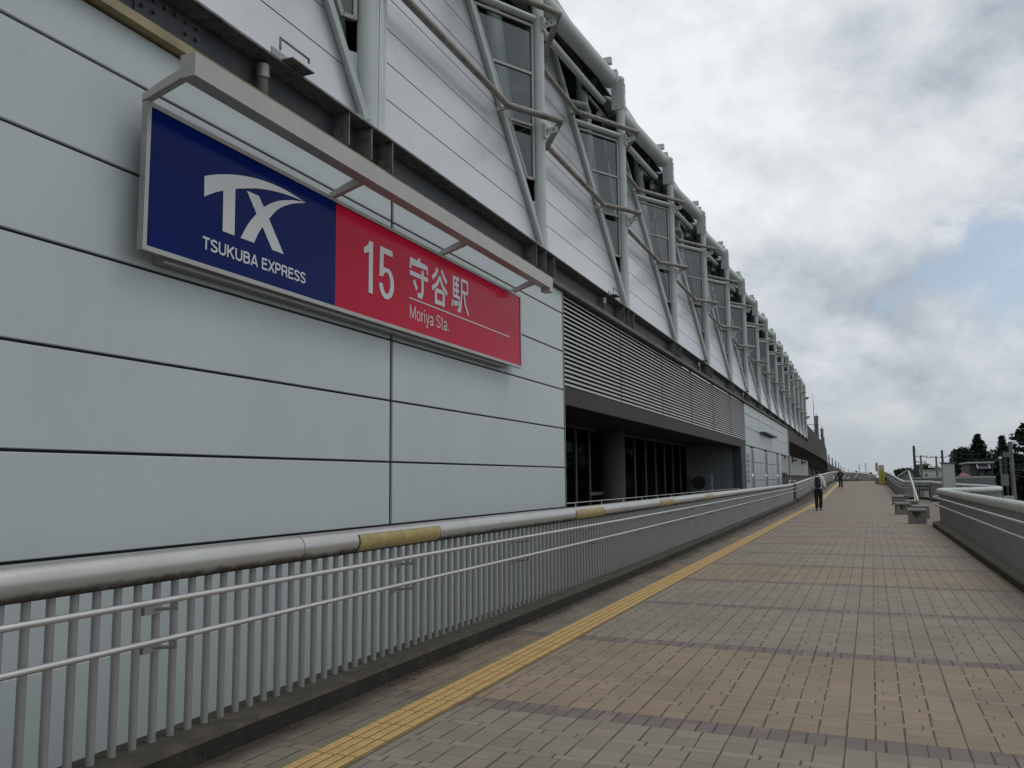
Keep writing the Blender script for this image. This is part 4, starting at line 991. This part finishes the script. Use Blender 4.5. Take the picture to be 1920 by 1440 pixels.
sw = at(1644, 884, 90); zb2 = deckz(90)
ws_ = empty('signboard', (sw.x, 90, zb2), 'small white banner board on a leaning white post left of the yellow signboard', 'sign')
MB().mat(SWHT).box(sw.x-.12, sw.x+.13, 90, 90.03, sw.z, sw.z+.85).build('board', SWHT, ws_)
q_ = MB().mat(mat('banner_red_grey', (.28, .16, .17), .6)); 
for k in range(4): q_.box(sw.x-.06, sw.x+.07, 89.985, 89.995, sw.z+.08+k*.19, sw.z+.2+k*.19)
q_.build('lettering', None, ws_)
MB().mat(SWHT).tube([(sw.x+.1, 90.06, sw.z+.5), (sw.x+.28, 90.02, sw.z-.1), (sw.x+.42, 89.6, zb2)], .045, 8).build('post', SWHT, ws_)
MB().mat(STONE).bbox((sw.x+.05, 90.1, zb2+.28), .5, .5, .56, 0, .02).build('planter_block', STONE, label='grey block on the deck under the small white banner board', cat='block')
# slanting white poles by the stairwell
lp_ = empty('leaning_pole', (2.2, 50, 0), 'slanting white pole pair leaning on the stairwell railing behind the stools', 'pole')
a1, a2, a3 = at(1704, 884, 56.5), at(1710, 904, 54), at(1721.5, 939, 49)
MB().mat(SWHT).tube([a1, a2, a3], [.05, .06, .05], 8).build('long_pole', SWHT, lp_)
b1, b3 = at(1712, 907, 53.6), at(1716.5, 939, 49.4)
MB().mat(SWHT).tube([b1, b3], .04, 8).build('short_pole', SWHT, lp_)

rnd = random.Random(11); db = MB()
MOSS = mat('moss_and_leaf_litter', (.030, .026, .018), 1.0, 0, .4, 30, .8, 80, col2=(.07, .045, .025))
cl_ = [rnd.uniform(2.5, 40) for _ in range(26)]
for k in range(900):
    y = rnd.choice(cl_)+rnd.gauss(0, .35) if k % 3 else rnd.uniform(1.5, 50)
    x = railx(y)+LFOOT+abs(rnd.gauss(0, .045)) ; q = rnd.uniform(.006, .022)
    db.add([(x+q*math.cos(a)*rnd.uniform(.5, 1.2), y+q*1.5*math.sin(a)*rnd.uniform(.6, 1.2), .001) for a in (0, 1.26, 2.51, 3.77, 5.03)]+[(x, y, q*rnd.uniform(.25, .7))], [(0, 1, 5), (1, 2, 5), (2, 3, 5), (3, 4, 5), (4, 0, 5)])
db.build('leaf_litter', MOSS, kind='stuff', label='dark moss and leaf litter along the foot of the left kerb', cat='litter')

# ------------------------------------------------------------------ background: buildings
def facade_box(name, label, px0, px1, pyt, D, depth, mat_, cat='building', roofm=None, over=.3, group=None, win=()):
    A, B = at(px0, pyt, D), at(px1, pyt, D)
    r_ = empty(name, ((A.x+B.x)/2, D, GROUND), label, cat, group)
    MB().mat(mat_).box(A.x, B.x, D, D+depth, GROUND, A.z).build('wall', mat_, r_)
    if roofm: MB().mat(roofm).box(A.x-over, B.x+over, D-over, D+depth+over, A.z, A.z+.25).build('roof', roofm, r_)
    for (x0, x1, y0, y1) in win:
        P, Q = at(x0, y0, D), at(x1, y1, D)
        w_ = MB().mat(W_DARK); w_.box(P.x, Q.x, D-.03, D-.005, Q.z, P.z); wo_ = w_.build('window', W_DARK, r_)
        f_ = MB().mat(W_ALU)
        for (a, b, c, d) in ((P.x-.06, P.x, Q.z, P.z), (Q.x, Q.x+.06, Q.z, P.z), (P.x-.06, Q.x+.06, P.z, P.z+.06), (P.x-.06, Q.x+.06, Q.z-.06, Q.z)): f_.box(a, b, D-.05, D-.004, c, d)
        f_.build('frame', W_ALU, wo_)
    return r_
PALE = mat('pale_render', (.47, .47, .45), .8, 0, .04, .3)
DGREY = mat('dark_render', (.115, .115, .11), .8, 0, .1, .5)
REDR = mat('red_roof', (.22, .05, .055), .6, 0, .06, 1)
facade_box('white_building', 'plain white flat building with one small square window beyond the railing', 1731, 1772, 882, 300, 20, PALE, roofm=mat('roof_edge', (.3, .3, .3), .7), win=((1735, 1739, 888.5, 893.5),))
# gabled grey house
G0, G1, G2 = at(1688, 893, 150), at(1707, 880.5, 150), at(1727, 893, 150)
gh = empty('gabled_house', (G1.x, 150, GROUND), 'grey house gable showing above the right railing beside the dark mast', 'house')
GH = mat('house_wall', (.24, .25, .25), .8, 0, .06, .5)
MB().mat(GH).prism([(G0.x, 150, GROUND), (G2.x, 150, GROUND), (G2.x, 150, G2.z), (G1.x, 150, G1.z), (G0.x, 150, G0.z)], (0, 10, 0)).build('wall', GH, gh)
hr = MB().mat(W_LEDGE)
for P, Q in ((G0, G1), (G1, G2)):
    d_ = (Q-P).normalized()*.3; hr.prism([(P.x-d_.x, 149.6, P.z-d_.z), (Q.x+d_.x, 149.6, Q.z+d_.z), (Q.x+d_.x, 149.6, Q.z+d_.z+.18), (P.x-d_.x, 149.6, P.z-d_.z+.18)], (0, 10.8, 0))
hr.build('roof', W_LEDGE, gh)
MB().mat(PALE).box(G0.x+1.6, G0.x+2.2, 149.95, 149.99, G0.z-.9, G0.z-.3).build('window', PALE, gh)
# dark two-storey building with skylight
db_ = facade_box('dark_building', 'dark grey flat-roofed building with a tilted framed panel below its pale roof edge', 1817, 1861, 869, 100, 8, DGREY)
P, Q = at(1814.5, 869, 99.6), at(1864, 869, 99.6)
MB().mat(PALE).box(P.x, Q.x, 99.4, 108.4, P.z, P.z+.16).build('roof', PALE, db_)
P, Q, R_, S_ = at(1831, 870, 99.7), at(1853.5, 870, 99.7), at(1856, 878.5, 98.6), at(1833.5, 878.5, 98.6)
sk = MB().mat(mat('skylight_glass', (.06, .055, .075), .2)); sk.prism([S_, R_, Q, P], (0, .05, 0)); so_ = sk.build('tilted_panel', None, db_)
MB().mat(PALE).bar(P-Vector((0, .04, 0)), S_-Vector((0, .04, 0)), .1, .08).build('frame', PALE, so_); MB().mat(PALE).bar(Q-Vector((0, .04, 0)), R_-Vector((0, .04, 0)), .1, .08).build('frame', PALE, so_)
P, Q = at(1836, 884, 99.9), at(1846, 893, 99.9); MB().mat(W_MULL).box(P.x, Q.x, 99.93, 99.98, Q.z, P.z).build('window', W_MULL, db_)
rr = empty('red_roof_house', (at(1808, 890, 92).x, 92, GROUND), 'low house with a dull red roof left of the dark building', 'house')
P, Q, T_ = at(1797, 893.5, 92), at(1821, 893.5, 92), at(1809, 888, 92)
MB().mat(GH).box(P.x+.1, Q.x-.1, 92.2, 96, GROUND, P.z).build('wall', GH, rr)
MB().mat(REDR).prism([(P.x, 92, P.z), (Q.x, 92, Q.z), (Q.x-.7, 94.5, T_.z), (P.x+.7, 94.5, T_.z)], (0, 0, .08)).build('roof', REDR, rr)
# entrance canopy level with the eye
ec = empty('entrance_canopy', (7.5, 72, GROUND), 'long grey flat canopy with a white top edge beyond the right railing', 'canopy')
P, Q = at(1708, 897, 96), at(1866, 894, 72)
FAS = mat('canopy_fascia', (.30, .30, .31), .7, 0, .08, .6)
MB().mat(FAS).prism([(P.x, P.y, P.z-.65), (Q.x, Q.y, Q.z-.65), (Q.x+.3, Q.y+6, Q.z-.65), (P.x+.3, P.y+6, P.z-.65)], (0, 0, .6)).build('slab', FAS, ec)
MB().mat(SWHT).prism([(P.x-.05, P.y-.1, P.z-.05), (Q.x+.05, Q.y-.1, Q.z-.05), (Q.x+.3, Q.y+6, Q.z-.05), (P.x+.3, P.y+6, P.z-.05)], (0, 0, .10)).build('top_edge', SWHT, ec)
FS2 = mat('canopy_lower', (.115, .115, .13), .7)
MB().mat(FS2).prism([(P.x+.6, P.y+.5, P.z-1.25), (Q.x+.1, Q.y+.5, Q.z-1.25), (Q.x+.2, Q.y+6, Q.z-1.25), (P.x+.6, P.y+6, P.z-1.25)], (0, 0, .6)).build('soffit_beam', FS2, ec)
for px_ in (1863, 1800, 1745):
    t_ = (px_-1708)/(1866-1708); yy = P.y+(Q.y-P.y)*t_; c_ = at(px_, 900, yy+.8); MB().mat(FS2).box(c_.x-.18, c_.x+.18, yy+.7, yy+1.1, GROUND, c_.z-.2).build('column', FS2, ec)
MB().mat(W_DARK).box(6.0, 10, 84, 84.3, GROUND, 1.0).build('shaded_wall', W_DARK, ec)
lwm = facade_box('low_wall', 'pale low wall by the pole foot at the right edge', 1869, 1902, 930, 74, .4, PALE, cat='wall')

# ------------------------------------------------------------------ poles, lamp and wires
POLE = mat('concrete_pole', (.20, .195, .18), .8, 0, .08, 2)
DPOLE = mat('dark_pole', (.055, .06, .068), .7, 0, .1, 2)
def upole(px, pyt, D, r0, r1, m, label, arms=(), extra=None, name='utility_pole'):
    T_ = at(px, pyt, D); r_ = empty(name, (T_.x, D, GROUND), label, 'pole', 'poles beyond the right railing')
    MB().mat(m).tube([(T_.x, D, GROUND), (T_.x, D, T_.z)], [r1, r0], 10).build('shaft', m, r_)
    for (dz, hw) in arms:
        a_ = MB().mat(DPOLE); a_.box(T_.x-hw, T_.x+hw, D-.04, D+.04, T_.z-dz-.035, T_.z-dz+.035)
        for k in (-.9, -.45, .45, .9): a_.tube([(T_.x+hw*k, D, T_.z-dz+.05), (T_.x+hw*k, D, T_.z-dz+.22)], .05, 6)
        a_.build('crossarm', DPOLE, r_)
    if extra: extra(r_, T_, D, m)
    return T_
def trafo(r_, T_, D, m):
    MB().mat(m).tube([(T_.x-.55, D, T_.z-3.4), (T_.x-.55, D, T_.z-2.5)], .28, 12).build('transformer', m, r_)
    MB().mat(m).bbox((T_.x-.3, D-.1, T_.z-1.0), .5, .3, .35).build('switch_box', m, r_)
def wrap(r_, T_, D, m): MB().mat(m).tube([(T_.x+.25, D, GROUND), (T_.x+.22, D, T_.z-2.2)], [.28, .2], 10).build('sleeve', m, r_)
tA = upole(1713, 836, 110, .13, .22, DPOLE, 'dark bare mast with a thicker lower part behind the railing', extra=wrap)
tB = upole(1726, 854, 140, .12, .2, POLE, 'thin grey utility pole just right of the dark mast', arms=((.2, .9), (1.0, .7)))
tC = upole(1755, 855, 150, .14, .22, POLE, 'utility pole with a wide crossarm left of the cabinet', arms=((.25, 1.5),))
tD = upole(1766, 844, 120, .13, .2, DPOLE, 'dark pole rising just behind the cabinet top, left one')
tE = upole(1784.5, 846, 120, .13, .2, DPOLE, 'dark pole rising behind the right edge of the cabinet', arms=((.6, .5),))
tF = upole(1894, 828, 76, .14, .2, POLE, 'tall concrete utility pole with crossarms and transformer at the right', arms=((.3, .3), (.9, .5), (2.2, .9)), extra=trafo)
tG = upole(1884, 850, 84, .07, .10, DPOLE, 'thinner pole left of the tall concrete utility pole', arms=((.3, .35),))
wire = MB().mat(DPOLE)
for a, b in ((tA, tB), (tB, tC), (tE, at(1840, 852, 128)), (tE+Vector((0, 0, -.6)), at(1840, 862, 128)), (tE+Vector((0, 0, -1.2)), at(1840, 868, 128)), (tF, at(1990, 820, 60)), (tF+Vector((0, 0, -.9)), at(1990, 845, 60)), (at(1894, 886, 76), at(1990, 905, 70))):
    wire.tube([a, (a+b)/2-Vector((0, 0, .25)), b], .022, 4, False)
tag(wire.build('overhead_cables', DPOLE), 'thin black cables strung between the poles at the right', 'cable')
lt = at(1875, 859, 70); lr = empty('street_lamp', (lt.x, 70, GROUND), 'slim street lamp with a white globe head in front of the dark trees', 'lamp')
MB().mat(POLE).tube([(lt.x, 70, GROUND), (lt.x, 70, lt.z-.1)], [.07, .045], 8).build('post', POLE, lr)
lh = MB().mat(SWHT); lh.sphere((lt.x, 70, lt.z), .13, 12, 8, .75); lh.build('lamp_head', SWHT, lr)
for px_, py_ in ((1611, 871), (1622.5, 868)):
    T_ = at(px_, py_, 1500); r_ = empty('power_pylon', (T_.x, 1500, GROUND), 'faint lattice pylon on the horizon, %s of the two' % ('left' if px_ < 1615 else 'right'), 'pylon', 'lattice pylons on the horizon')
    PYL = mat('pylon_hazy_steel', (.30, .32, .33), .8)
    q_ = MB().mat(PYL)
    for sx in (-1, 1): q_.tube([(T_.x+sx*2, 1500, GROUND), (T_.x+sx*.3, 1500, T_.z)], .18, 4)
    for k in range(7):
        z0_ = GROUND+(T_.z-GROUND)*k/7; z1_ = GROUND+(T_.z-GROUND)*(k+1)/7; w0, w1 = 2-1.7*k/7, 2-1.7*(k+1)/7
        q_.tube([(T_.x-w0, 1500, z0_), (T_.x+w1, 1500, z1_)], .1, 4); q_.tube([(T_.x+w0, 1500, z0_), (T_.x-w1, 1500, z1_)], .1, 4)
    q_.build('tower', PYL, r_)
    q_ = MB().mat(PYL)
    for dz in (1, 4, 7): q_.tube([(T_.x-2.6, 1500, T_.z-dz), (T_.x+2.6, 1500, T_.z-dz)], .14, 4)
    q_.build('crossarm', PYL, r_)

# ------------------------------------------------------------------ trees
def leafmat(name, c1, c2):
    m = bpy.data.materials.new(name); m.use_nodes = True; t = m.node_tree; p = t.nodes['Principled BSDF']
    g = N('ShaderNodeNewGeometry', t); r = N('ShaderNodeValToRGB', t); L(g.outputs['Random Per Island'], r.inputs[0], t)
    r.color_ramp.elements[0].color = (*c1, 1); r.color_ramp.elements[1].color = (*c2, 1); L(r.outputs[0], p.inputs['Base Color'], t); p.inputs['Roughness'].default_value = .8; p.inputs['Specular IOR Level'].default_value = .2
    return m
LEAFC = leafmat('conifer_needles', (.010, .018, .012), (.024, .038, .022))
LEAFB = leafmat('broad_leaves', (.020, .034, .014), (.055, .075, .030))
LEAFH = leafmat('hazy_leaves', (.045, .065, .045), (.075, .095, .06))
BARK = mat('bark', (.06, .05, .04), .9, 0, .2, 3)
def leaves(mb, c, s_, n, rnd):
    for _ in range(n):
        d = Vector((rnd.gauss(0, 1), rnd.gauss(0, 1), rnd.gauss(0, .7))); d = d.normalized()*s_*rnd.uniform(.3, 1.3)
        p = c+d; a = Vector((rnd.uniform(-1, 1), rnd.uniform(-1, 1), rnd.uniform(-.6, .6))).normalized()*s_*.55; b = a.cross(Vector((rnd.uniform(-1, 1), rnd.uniform(-1, 1), rnd.uniform(-1, 1)))).normalized()*s_*.4
        mb.add([p-a, p+b, p+a, p-b], [(0, 1, 2, 3)])
def tree(kind, px, pyt, D, w, label, leaf=None, seed=0, top=None, group='trees at the right'):
    rnd = random.Random(seed+int(px)); T_ = at(px, pyt, D); H = T_.z-GROUND; R_ = w/2*D/FPX*1.08
    r_ = empty({'c': 'conifer_tree', 'b': 'broadleaf_tree', 'p': 'pine_tree'}[kind], (T_.x, D, GROUND), label, 'tree', group)
    tk = MB().mat(BARK); tk.tube([(T_.x, D, GROUND), (T_.x+.1, D, GROUND+H*.5), (T_.x, D, T_.z-.3)], [.3, .18, .03], 8)
    cr_ = MB(); lf = leaf or (LEAFC if kind != 'b' else LEAFB)
    s_ = R_*.13
    if kind == 'c':
        n = 760
        for i in range(n):
            t = 1-(i/n)**.8
            t = rnd.random()**.9
            prof = (min(1, .07+1.1*(1-t)**1.0))*(1+.10*math.sin(t*23+seed)+rnd.uniform(-.15, .10))
            a = rnd.uniform(0, 2*PI); rr_ = R_*prof*rnd.uniform(.45, 1.0)
            leaves(cr_, Vector((T_.x+rr_*math.cos(a), D+rr_*math.sin(a), GROUND+H*(.18+.80*t))), s_*(.45+.75*min(1, (1-t)*2.2)), 9, rnd)
    elif kind == 'b':
        lobes = [(Vector((T_.x+rnd.uniform(-.5, .5)*R_, D+rnd.uniform(-.5, .5)*R_, T_.z-R_*rnd.uniform(.45, 1.5))), R_*rnd.uniform(.42, .62)) for _ in range(9)]
        lobes.append((Vector((T_.x, D, T_.z-R_*.5)), R_*.5))
        for c, q in lobes:
            tk.tube([(T_.x, D, GROUND+H*.35), tuple(c)], [.1, .03], 5)
            for _ in range(48):
                d = Vector((rnd.gauss(0, 1), rnd.gauss(0, 1), rnd.gauss(0, 1))).normalized()*q*rnd.uniform(.6, 1.0); leaves(cr_, c+d, s_, 9, rnd)
        for _ in range(160):
            leaves(cr_, Vector((T_.x+rnd.uniform(-.8, .8)*R_, D+rnd.uniform(-.6, .6)*R_, rnd.uniform(GROUND+H*.3, T_.z-R_*.9))), s_, 7, rnd)
    else:
        for k in range(26):
            z = T_.z-.2-k*(H*.72/26); a = rnd.uniform(0, 2*PI); ln = R_*(.25+.75*min(1, k/9))*rnd.uniform(.7, 1.1)
            e_ = Vector((T_.x+ln*math.cos(a), D+ln*math.sin(a), z+rnd.uniform(-.2, .3))); tk.tube([(T_.x, D, z-.2), tuple(e_)], [.06, .02], 5)
            for j in range(9):
                c = Vector((T_.x, D, z-.2)).lerp(e_, .35+.65*j/8); leaves(cr_, c+Vector((0, 0, .1)), s_*1.0, 9, rnd)
    tk.build('trunk', BARK, r_); cr_.build('crown', lf, r_)
tree('c', 1832, 811, 130, 74, 'tallest dark conical conifer, wide at its base, behind the dark building', seed=1)
tree('b', 1808, 838, 128, 44, 'bushy dark tree against the left flank of the tallest conifer', LEAFC, 2)
tree('c', 1877, 814, 124, 66, 'second conical conifer with a pointed top, behind the utility poles', seed=3)
tree('b', 1860, 843, 126, 34, 'low round-topped tree between the two conical conifers', LEAFC, 4)
tree('p', 1928, 800, 100, 92, 'tall ragged tree with open branches cut by the right picture edge', seed=5)
tree('b', 1893, 848, 108, 74, 'broad dark tree filling the gap behind both utility poles', LEAFC, 16)
tree('b', 1905, 868, 96, 64, 'dark leafy tree behind the tall utility pole', LEAFC, 6)
tree('b', 1882, 884, 100, 50, 'lower dark tree right of the dark building', LEAFC, 7)
tree('b', 1800, 866, 122, 40, 'dark shrubby tree left of the dark building', LEAFC, 8)
tree('b', 1845, 860, 118, 50, 'dense dark tree directly behind the flat roof', LEAFC, 9)
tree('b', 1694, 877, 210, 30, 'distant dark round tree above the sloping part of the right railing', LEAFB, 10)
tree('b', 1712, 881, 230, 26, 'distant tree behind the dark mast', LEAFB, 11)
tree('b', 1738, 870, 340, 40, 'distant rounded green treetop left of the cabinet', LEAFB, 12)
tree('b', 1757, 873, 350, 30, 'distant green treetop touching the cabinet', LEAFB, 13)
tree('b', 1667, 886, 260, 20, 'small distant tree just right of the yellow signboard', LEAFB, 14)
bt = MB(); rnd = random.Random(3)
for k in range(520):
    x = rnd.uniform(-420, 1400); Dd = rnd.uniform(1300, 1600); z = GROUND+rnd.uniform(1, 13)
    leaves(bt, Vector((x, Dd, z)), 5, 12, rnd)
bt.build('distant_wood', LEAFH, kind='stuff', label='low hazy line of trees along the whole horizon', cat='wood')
bt = MB()
for k in range(1500):
    x = rnd.uniform(10.5, 50); Dd = rnd.uniform(100, 125); z = GROUND+rnd.uniform(.5, 8.6)
    leaves(bt, Vector((x, Dd, z)), .9, 9, rnd)
bt.build('undergrowth', LEAFC, kind='stuff', label='dark undergrowth filling the foot of the trees at the right edge', cat='undergrowth')

# ------------------------------------------------------------------ people
def skin_mesh(name, verts, edges, radii, m, parent, sub=2, root=0):
    me = bpy.data.meshes.new('t'); me.from_pydata([tuple(v) for v in verts], edges, [])
    o = bpy.data.objects.new('t', me); COL.objects.link(o)
    sk = o.modifiers.new('s', 'SKIN'); sk.use_smooth_shade = True
    for i, v in enumerate(me.skin_vertices[0].data):
        r_ = radii[i]; v.radius = (r_, r_) if not isinstance(r_, tuple) else r_; v.use_root = (i == root)
    o.modifiers.new('u', 'SUBSURF').levels = sub
    dg = bpy.context.evaluated_depsgraph_get(); dg.update()
    m2 = bpy.data.meshes.new_from_object(o.evaluated_get(dg)); bpy.data.objects.remove(o)
    m2.name = name; m2.materials.clear(); m2.materials.append(m); m2.polygons.foreach_set('use_smooth', [True]*len(m2.polygons))
    q = bpy.data.objects.new(name, m2); COL.objects.link(q); q.parent = parent; return q
SKIN = mat('skin', (.42, .26, .19), .6, 0, .04, 4); HAIR = mat('black_hair', (.012, .011, .011), .5)
SHIRT = mat('white_shirt', (.80, .81, .84), .8, 0, .05, 6); BLK = mat('black_trousers', (.014, .014, .016), .85, 0, .1, 6); NAVY = mat('navy_backpack', (.014, .016, .030), .7, 0, .1, 8)
DKTOP = mat('dark_patterned_top', (.022, .026, .024), .85, 0, .3, 14, col2=(.045, .05, .045)); SHOE = mat('black_shoes', (.01, .01, .01), .4); PHN = mat('phone_case', (.02, .02, .02), .3)
def person(loc, rz, h, pose, label, top, backpack):
    r_ = empty('person', loc, label, 'person'); r_.rotation_euler.z = rz; k = h/1.75; r_.scale = (k, k, k)
    # local: faces +Y, x to the right
    J = dict(pel=(0, 0, .93), wst=(0, 0, 1.07), chs=(0, .0, 1.28), nkb=(0, -.01, 1.44), nck=(0, .01, 1.50), hd1=(0, .02, 1.60), hd2=(0, .02, 1.70),
             sL=(-.185, -.01, 1.405), sR=(.185, -.01, 1.405), hL=(-.09, 0, .90), hR=(.09, 0, .90))
    J.update(pose)
    def G_(names): return [J[n] for n in names]
    def hand(w_, d, side):
        """palm, four bent fingers and a thumb starting at the wrist w_, pointing along d"""
        w_ = Vector(w_); d = Vector(d).normalized(); sd = Vector((0, 1, 0)) if abs(d.y) < .8 else Vector((1, 0, 0)); sd = (sd-d*sd.dot(d)).normalized(); inn = Vector((-side, 0, 0)); inn = (inn-d*inn.dot(d)).normalized()
        V = [w_+d*.045, w_+d*.085]; E_ = [(0, 1)]; Rr = [(.026, .015), (.032, .014)]
        for i, (o_, l_) in enumerate(((.027, .070), (.009, .078), (-.009, .073), (-.027, .058))):
            a = len(V); V += [w_+d*.10+sd*o_, w_+d*(.10+l_*.5)+sd*o_+inn*.010, w_+d*(.10+l_*.9)+sd*o_+inn*.032]; E_ += [(1, a), (a, a+1), (a+1, a+2)]; Rr += [.009, .0085, .007]
        a = len(V); V += [w_+d*.05+sd*.036, w_+d*.085+sd*.055+inn*.012]; E_ += [(0, a), (a, a+1)]; Rr += [.011, .009]
        return V, E_, Rr
    names = ['pel', 'wst', 'chs', 'nkb', 'nck', 'hd1', 'hd2', 'sL', 'eL', 'wL', 'sR', 'eR', 'wR', 'hL', 'kL', 'aL', 'tL', 'hR', 'kR', 'aR', 'tR']
    V = G_(names); ix = {n: i for i, n in enumerate(names)}
    E_ = [('pel', 'wst'), ('wst', 'chs'), ('chs', 'nkb'), ('nkb', 'nck'), ('nck', 'hd1'), ('hd1', 'hd2'), ('nkb', 'sL'), ('sL', 'eL'), ('eL', 'wL'), ('nkb', 'sR'), ('sR', 'eR'), ('eR', 'wR'), ('pel', 'hL'), ('hL', 'kL'), ('kL', 'aL'), ('aL', 'tL'), ('pel', 'hR'), ('hR', 'kR'), ('kR', 'aR'), ('aR', 'tR')]
    E_ = [(ix[a], ix[b]) for a, b in E_]
    Rr = [(.15, .10), (.13, .09), (.155, .10), (.075, .06), .052, (.075, .092), (.070, .085), .052, .040, .027, .052, .040, .027, .085, .055, .036, .035, .085, .055, .036, .035]
    for w_, e_, sd_ in (('wL', 'eL', -1), ('wR', 'eR', 1)):
        dd = Vector(J[w_])-Vector(J[e_]); a, b, c = hand(J[w_], dd, sd_); off = len(V); V += a; E_ += [(i+off, j+off) for i, j in b]+[(ix[w_], off)]; Rr += c
    skin_mesh('body', V, E_, Rr, SKIN, r_)
    # top garment
    n2 = ['pel', 'wst', 'chs', 'nkb', 'sL', 'eL', 'sR', 'eR']; i2 = {n: i for i, n in enumerate(n2)}
    V2 = G_(n2); V2[0] = (V2[0][0], V2[0][1], .865)
    ends = []
    fr_ = .55 if top is SHIRT else .95
    for e_, w_ in (('eL', 'wL'), ('eR', 'wR')):
        p = Vector(J[e_]).lerp(Vector(J[w_]), fr_); V2.append(p)
    skin_mesh('shirt', V2, [(0, 1), (1, 2), (2, 3), (3, 4), (4, 5), (3, 6), (6, 7), (5, 8), (7, 9)], [(.175, .12), (.172, .118), (.195, .125), (.11, .08), .085, .068, .085, .068, .052, .052], top, r_)
    n3 = ['pel', 'hL', 'kL', 'aL', 'hR', 'kR', 'aR']; V3 = G_(n3); V3.append((0, 0, 1.06))
    skin_mesh('trousers', V3, [(0, 1), (1, 2), (2, 3), (0, 4), (4, 5), (5, 6), (0, 7)], [(.165, .12), .112, .085, .072, .112, .085, .072, (.16, .118)], BLK, r_)
    for a_, t_ in (('aL', 'tL'), ('aR', 'tR')):
        A_, B_ = Vector(J[a_]), Vector(J[t_]); heel = A_+(A_-B_)*.3; heel.z = min(A_.z, B_.z)+.0
        skin_mesh('shoe', [heel, A_.lerp(B_, .45)+Vector((0, 0, -.01)), B_+(B_-A_)*.15], [(0, 1), (1, 2)], [(.042, .040), (.045, .038), (.042, .030)], SHOE, r_)
    hv = [Vector(J['nck'])+Vector((0, -.055, .05)), Vector(J['hd1'])+Vector((0, -.03, .03)), Vector(J['hd2'])+Vector((0, -.012, .025))]
    skin_mesh('hair', hv, [(0, 1), (1, 2)], [(.06, .04), (.088, .085), (.082, .092)], HAIR, r_)
    hd = Vector(J['hd1'])
    fc_ = MB().mat(SKIN); fc_.sphere(hd+Vector((0, .095, -.005)), .014, 8, 6, 1.6); fc_.sphere(hd+Vector((-.082, 0, 0)), .018, 8, 6, 1.5); fc_.sphere(hd+Vector((.082, 0, 0)), .018, 8, 6, 1.5)
    fc_.mat(HAIR); fc_.sphere(hd+Vector((-.032, .088, .02)), .009, 8, 6, .7); fc_.sphere(hd+Vector((.032, .088, .02)), .009, 8, 6, .7); fc_.mat(mat('lips', (.3, .13, .11), .5)); fc_.sphere(hd+Vector((0, .090, -.048)), .018, 8, 6, .3)
    fo = fc_.build('face', SKIN); fo.parent = r_
    if backpack:
        bp_ = MB().mat(NAVY)
        c = Vector(J['chs'])+Vector((0, -.20, -.03))
        for (z0_, z1_, w0, w1, d0, d1) in ((-.28, -.24, .09, .115, .06, .08), (-.24, .06, .115, .12, .08, .08), (.06, .15, .12, .09, .08, .06), (.15, .20, .09, .04, .06, .03)):
            n = 14
            def rg(z, w_, d_): return [(c.x+w_*math.copysign(abs(math.cos(2*PI*i/n))**.6, math.cos(2*PI*i/n)), c.y+d_*math.copysign(abs(math.sin(2*PI*i/n))**.6, math.sin(2*PI*i/n)), c.z+z) for i in range(n)]
            bp_.add(rg(z0_, w0, d0)+rg(z1_, w1, d1), [(i, (i+1) % n, n+(i+1) % n, n+i) for i in range(n)]+([tuple(range(n-1, -1, -1))] if z0_ < -.23 else [])+([tuple(range(n, 2*n))] if z1_ > .23 else []), True)
        bp_.mat(SHIRT if False else NAVY)
        bp_.box(c.x-.10, c.x+.10, c.y-.105, c.y-.085, c.z-.18, c.z-.02)
        b_ = bp_.build('backpack', NAVY); b_.parent = r_
        st_ = MB().mat(NAVY)
        for sx in (-1, 1):
            s_ = Vector(J['sL' if sx < 0 else 'sR']); st_.tube([(sx*.06, -.13, 1.40), (sx*.115, -.06, 1.475), (sx*.12, .06, 1.455), (sx*.13, .135, 1.33), (sx*.15, .10, 1.15), (sx*.12, -.12, 1.08)], .020, 6)
        s__ = st_.build('strap', NAVY); s__.parent = b_
    return r_
p1 = at(1536, 957, 40.2)
person((p1.x, 40.2, 0), .05, 1.80, dict(eL=(-.235, -.03, 1.12), wL=(-.24, .07, .88), eR=(.25, -.03, 1.13), wR=(.30, -.06, .88), kL=(-.085, .02, .50), aL=(-.085, -.04, .085), tL=(-.10, .09, .035), kR=(.09, .08, .50), aR=(.07, .06, .085), tR=(.08, .20, .035)),
       'person walking away in white shirt, black trousers and dark backpack', SHIRT, True)
p2 = at(1577, 915, 78)
person((p2.x, 78, deckz(78)), PI+.25, 1.66, dict(eL=(-.27, -.02, 1.14), wL=(-.10, .22, 1.18), eR=(.27, -.02, 1.14), wR=(.10, .22, 1.20), kL=(-.09, .03, .49), aL=(-.10, -.02, .085), tL=(-.12, .11, .035), kR=(.11, .06, .50), aR=(.12, .06, .085), tR=(.14, .19, .035)),
       'person in all dark clothes coming along the path, both hands raised to the chest', DKTOP, False)
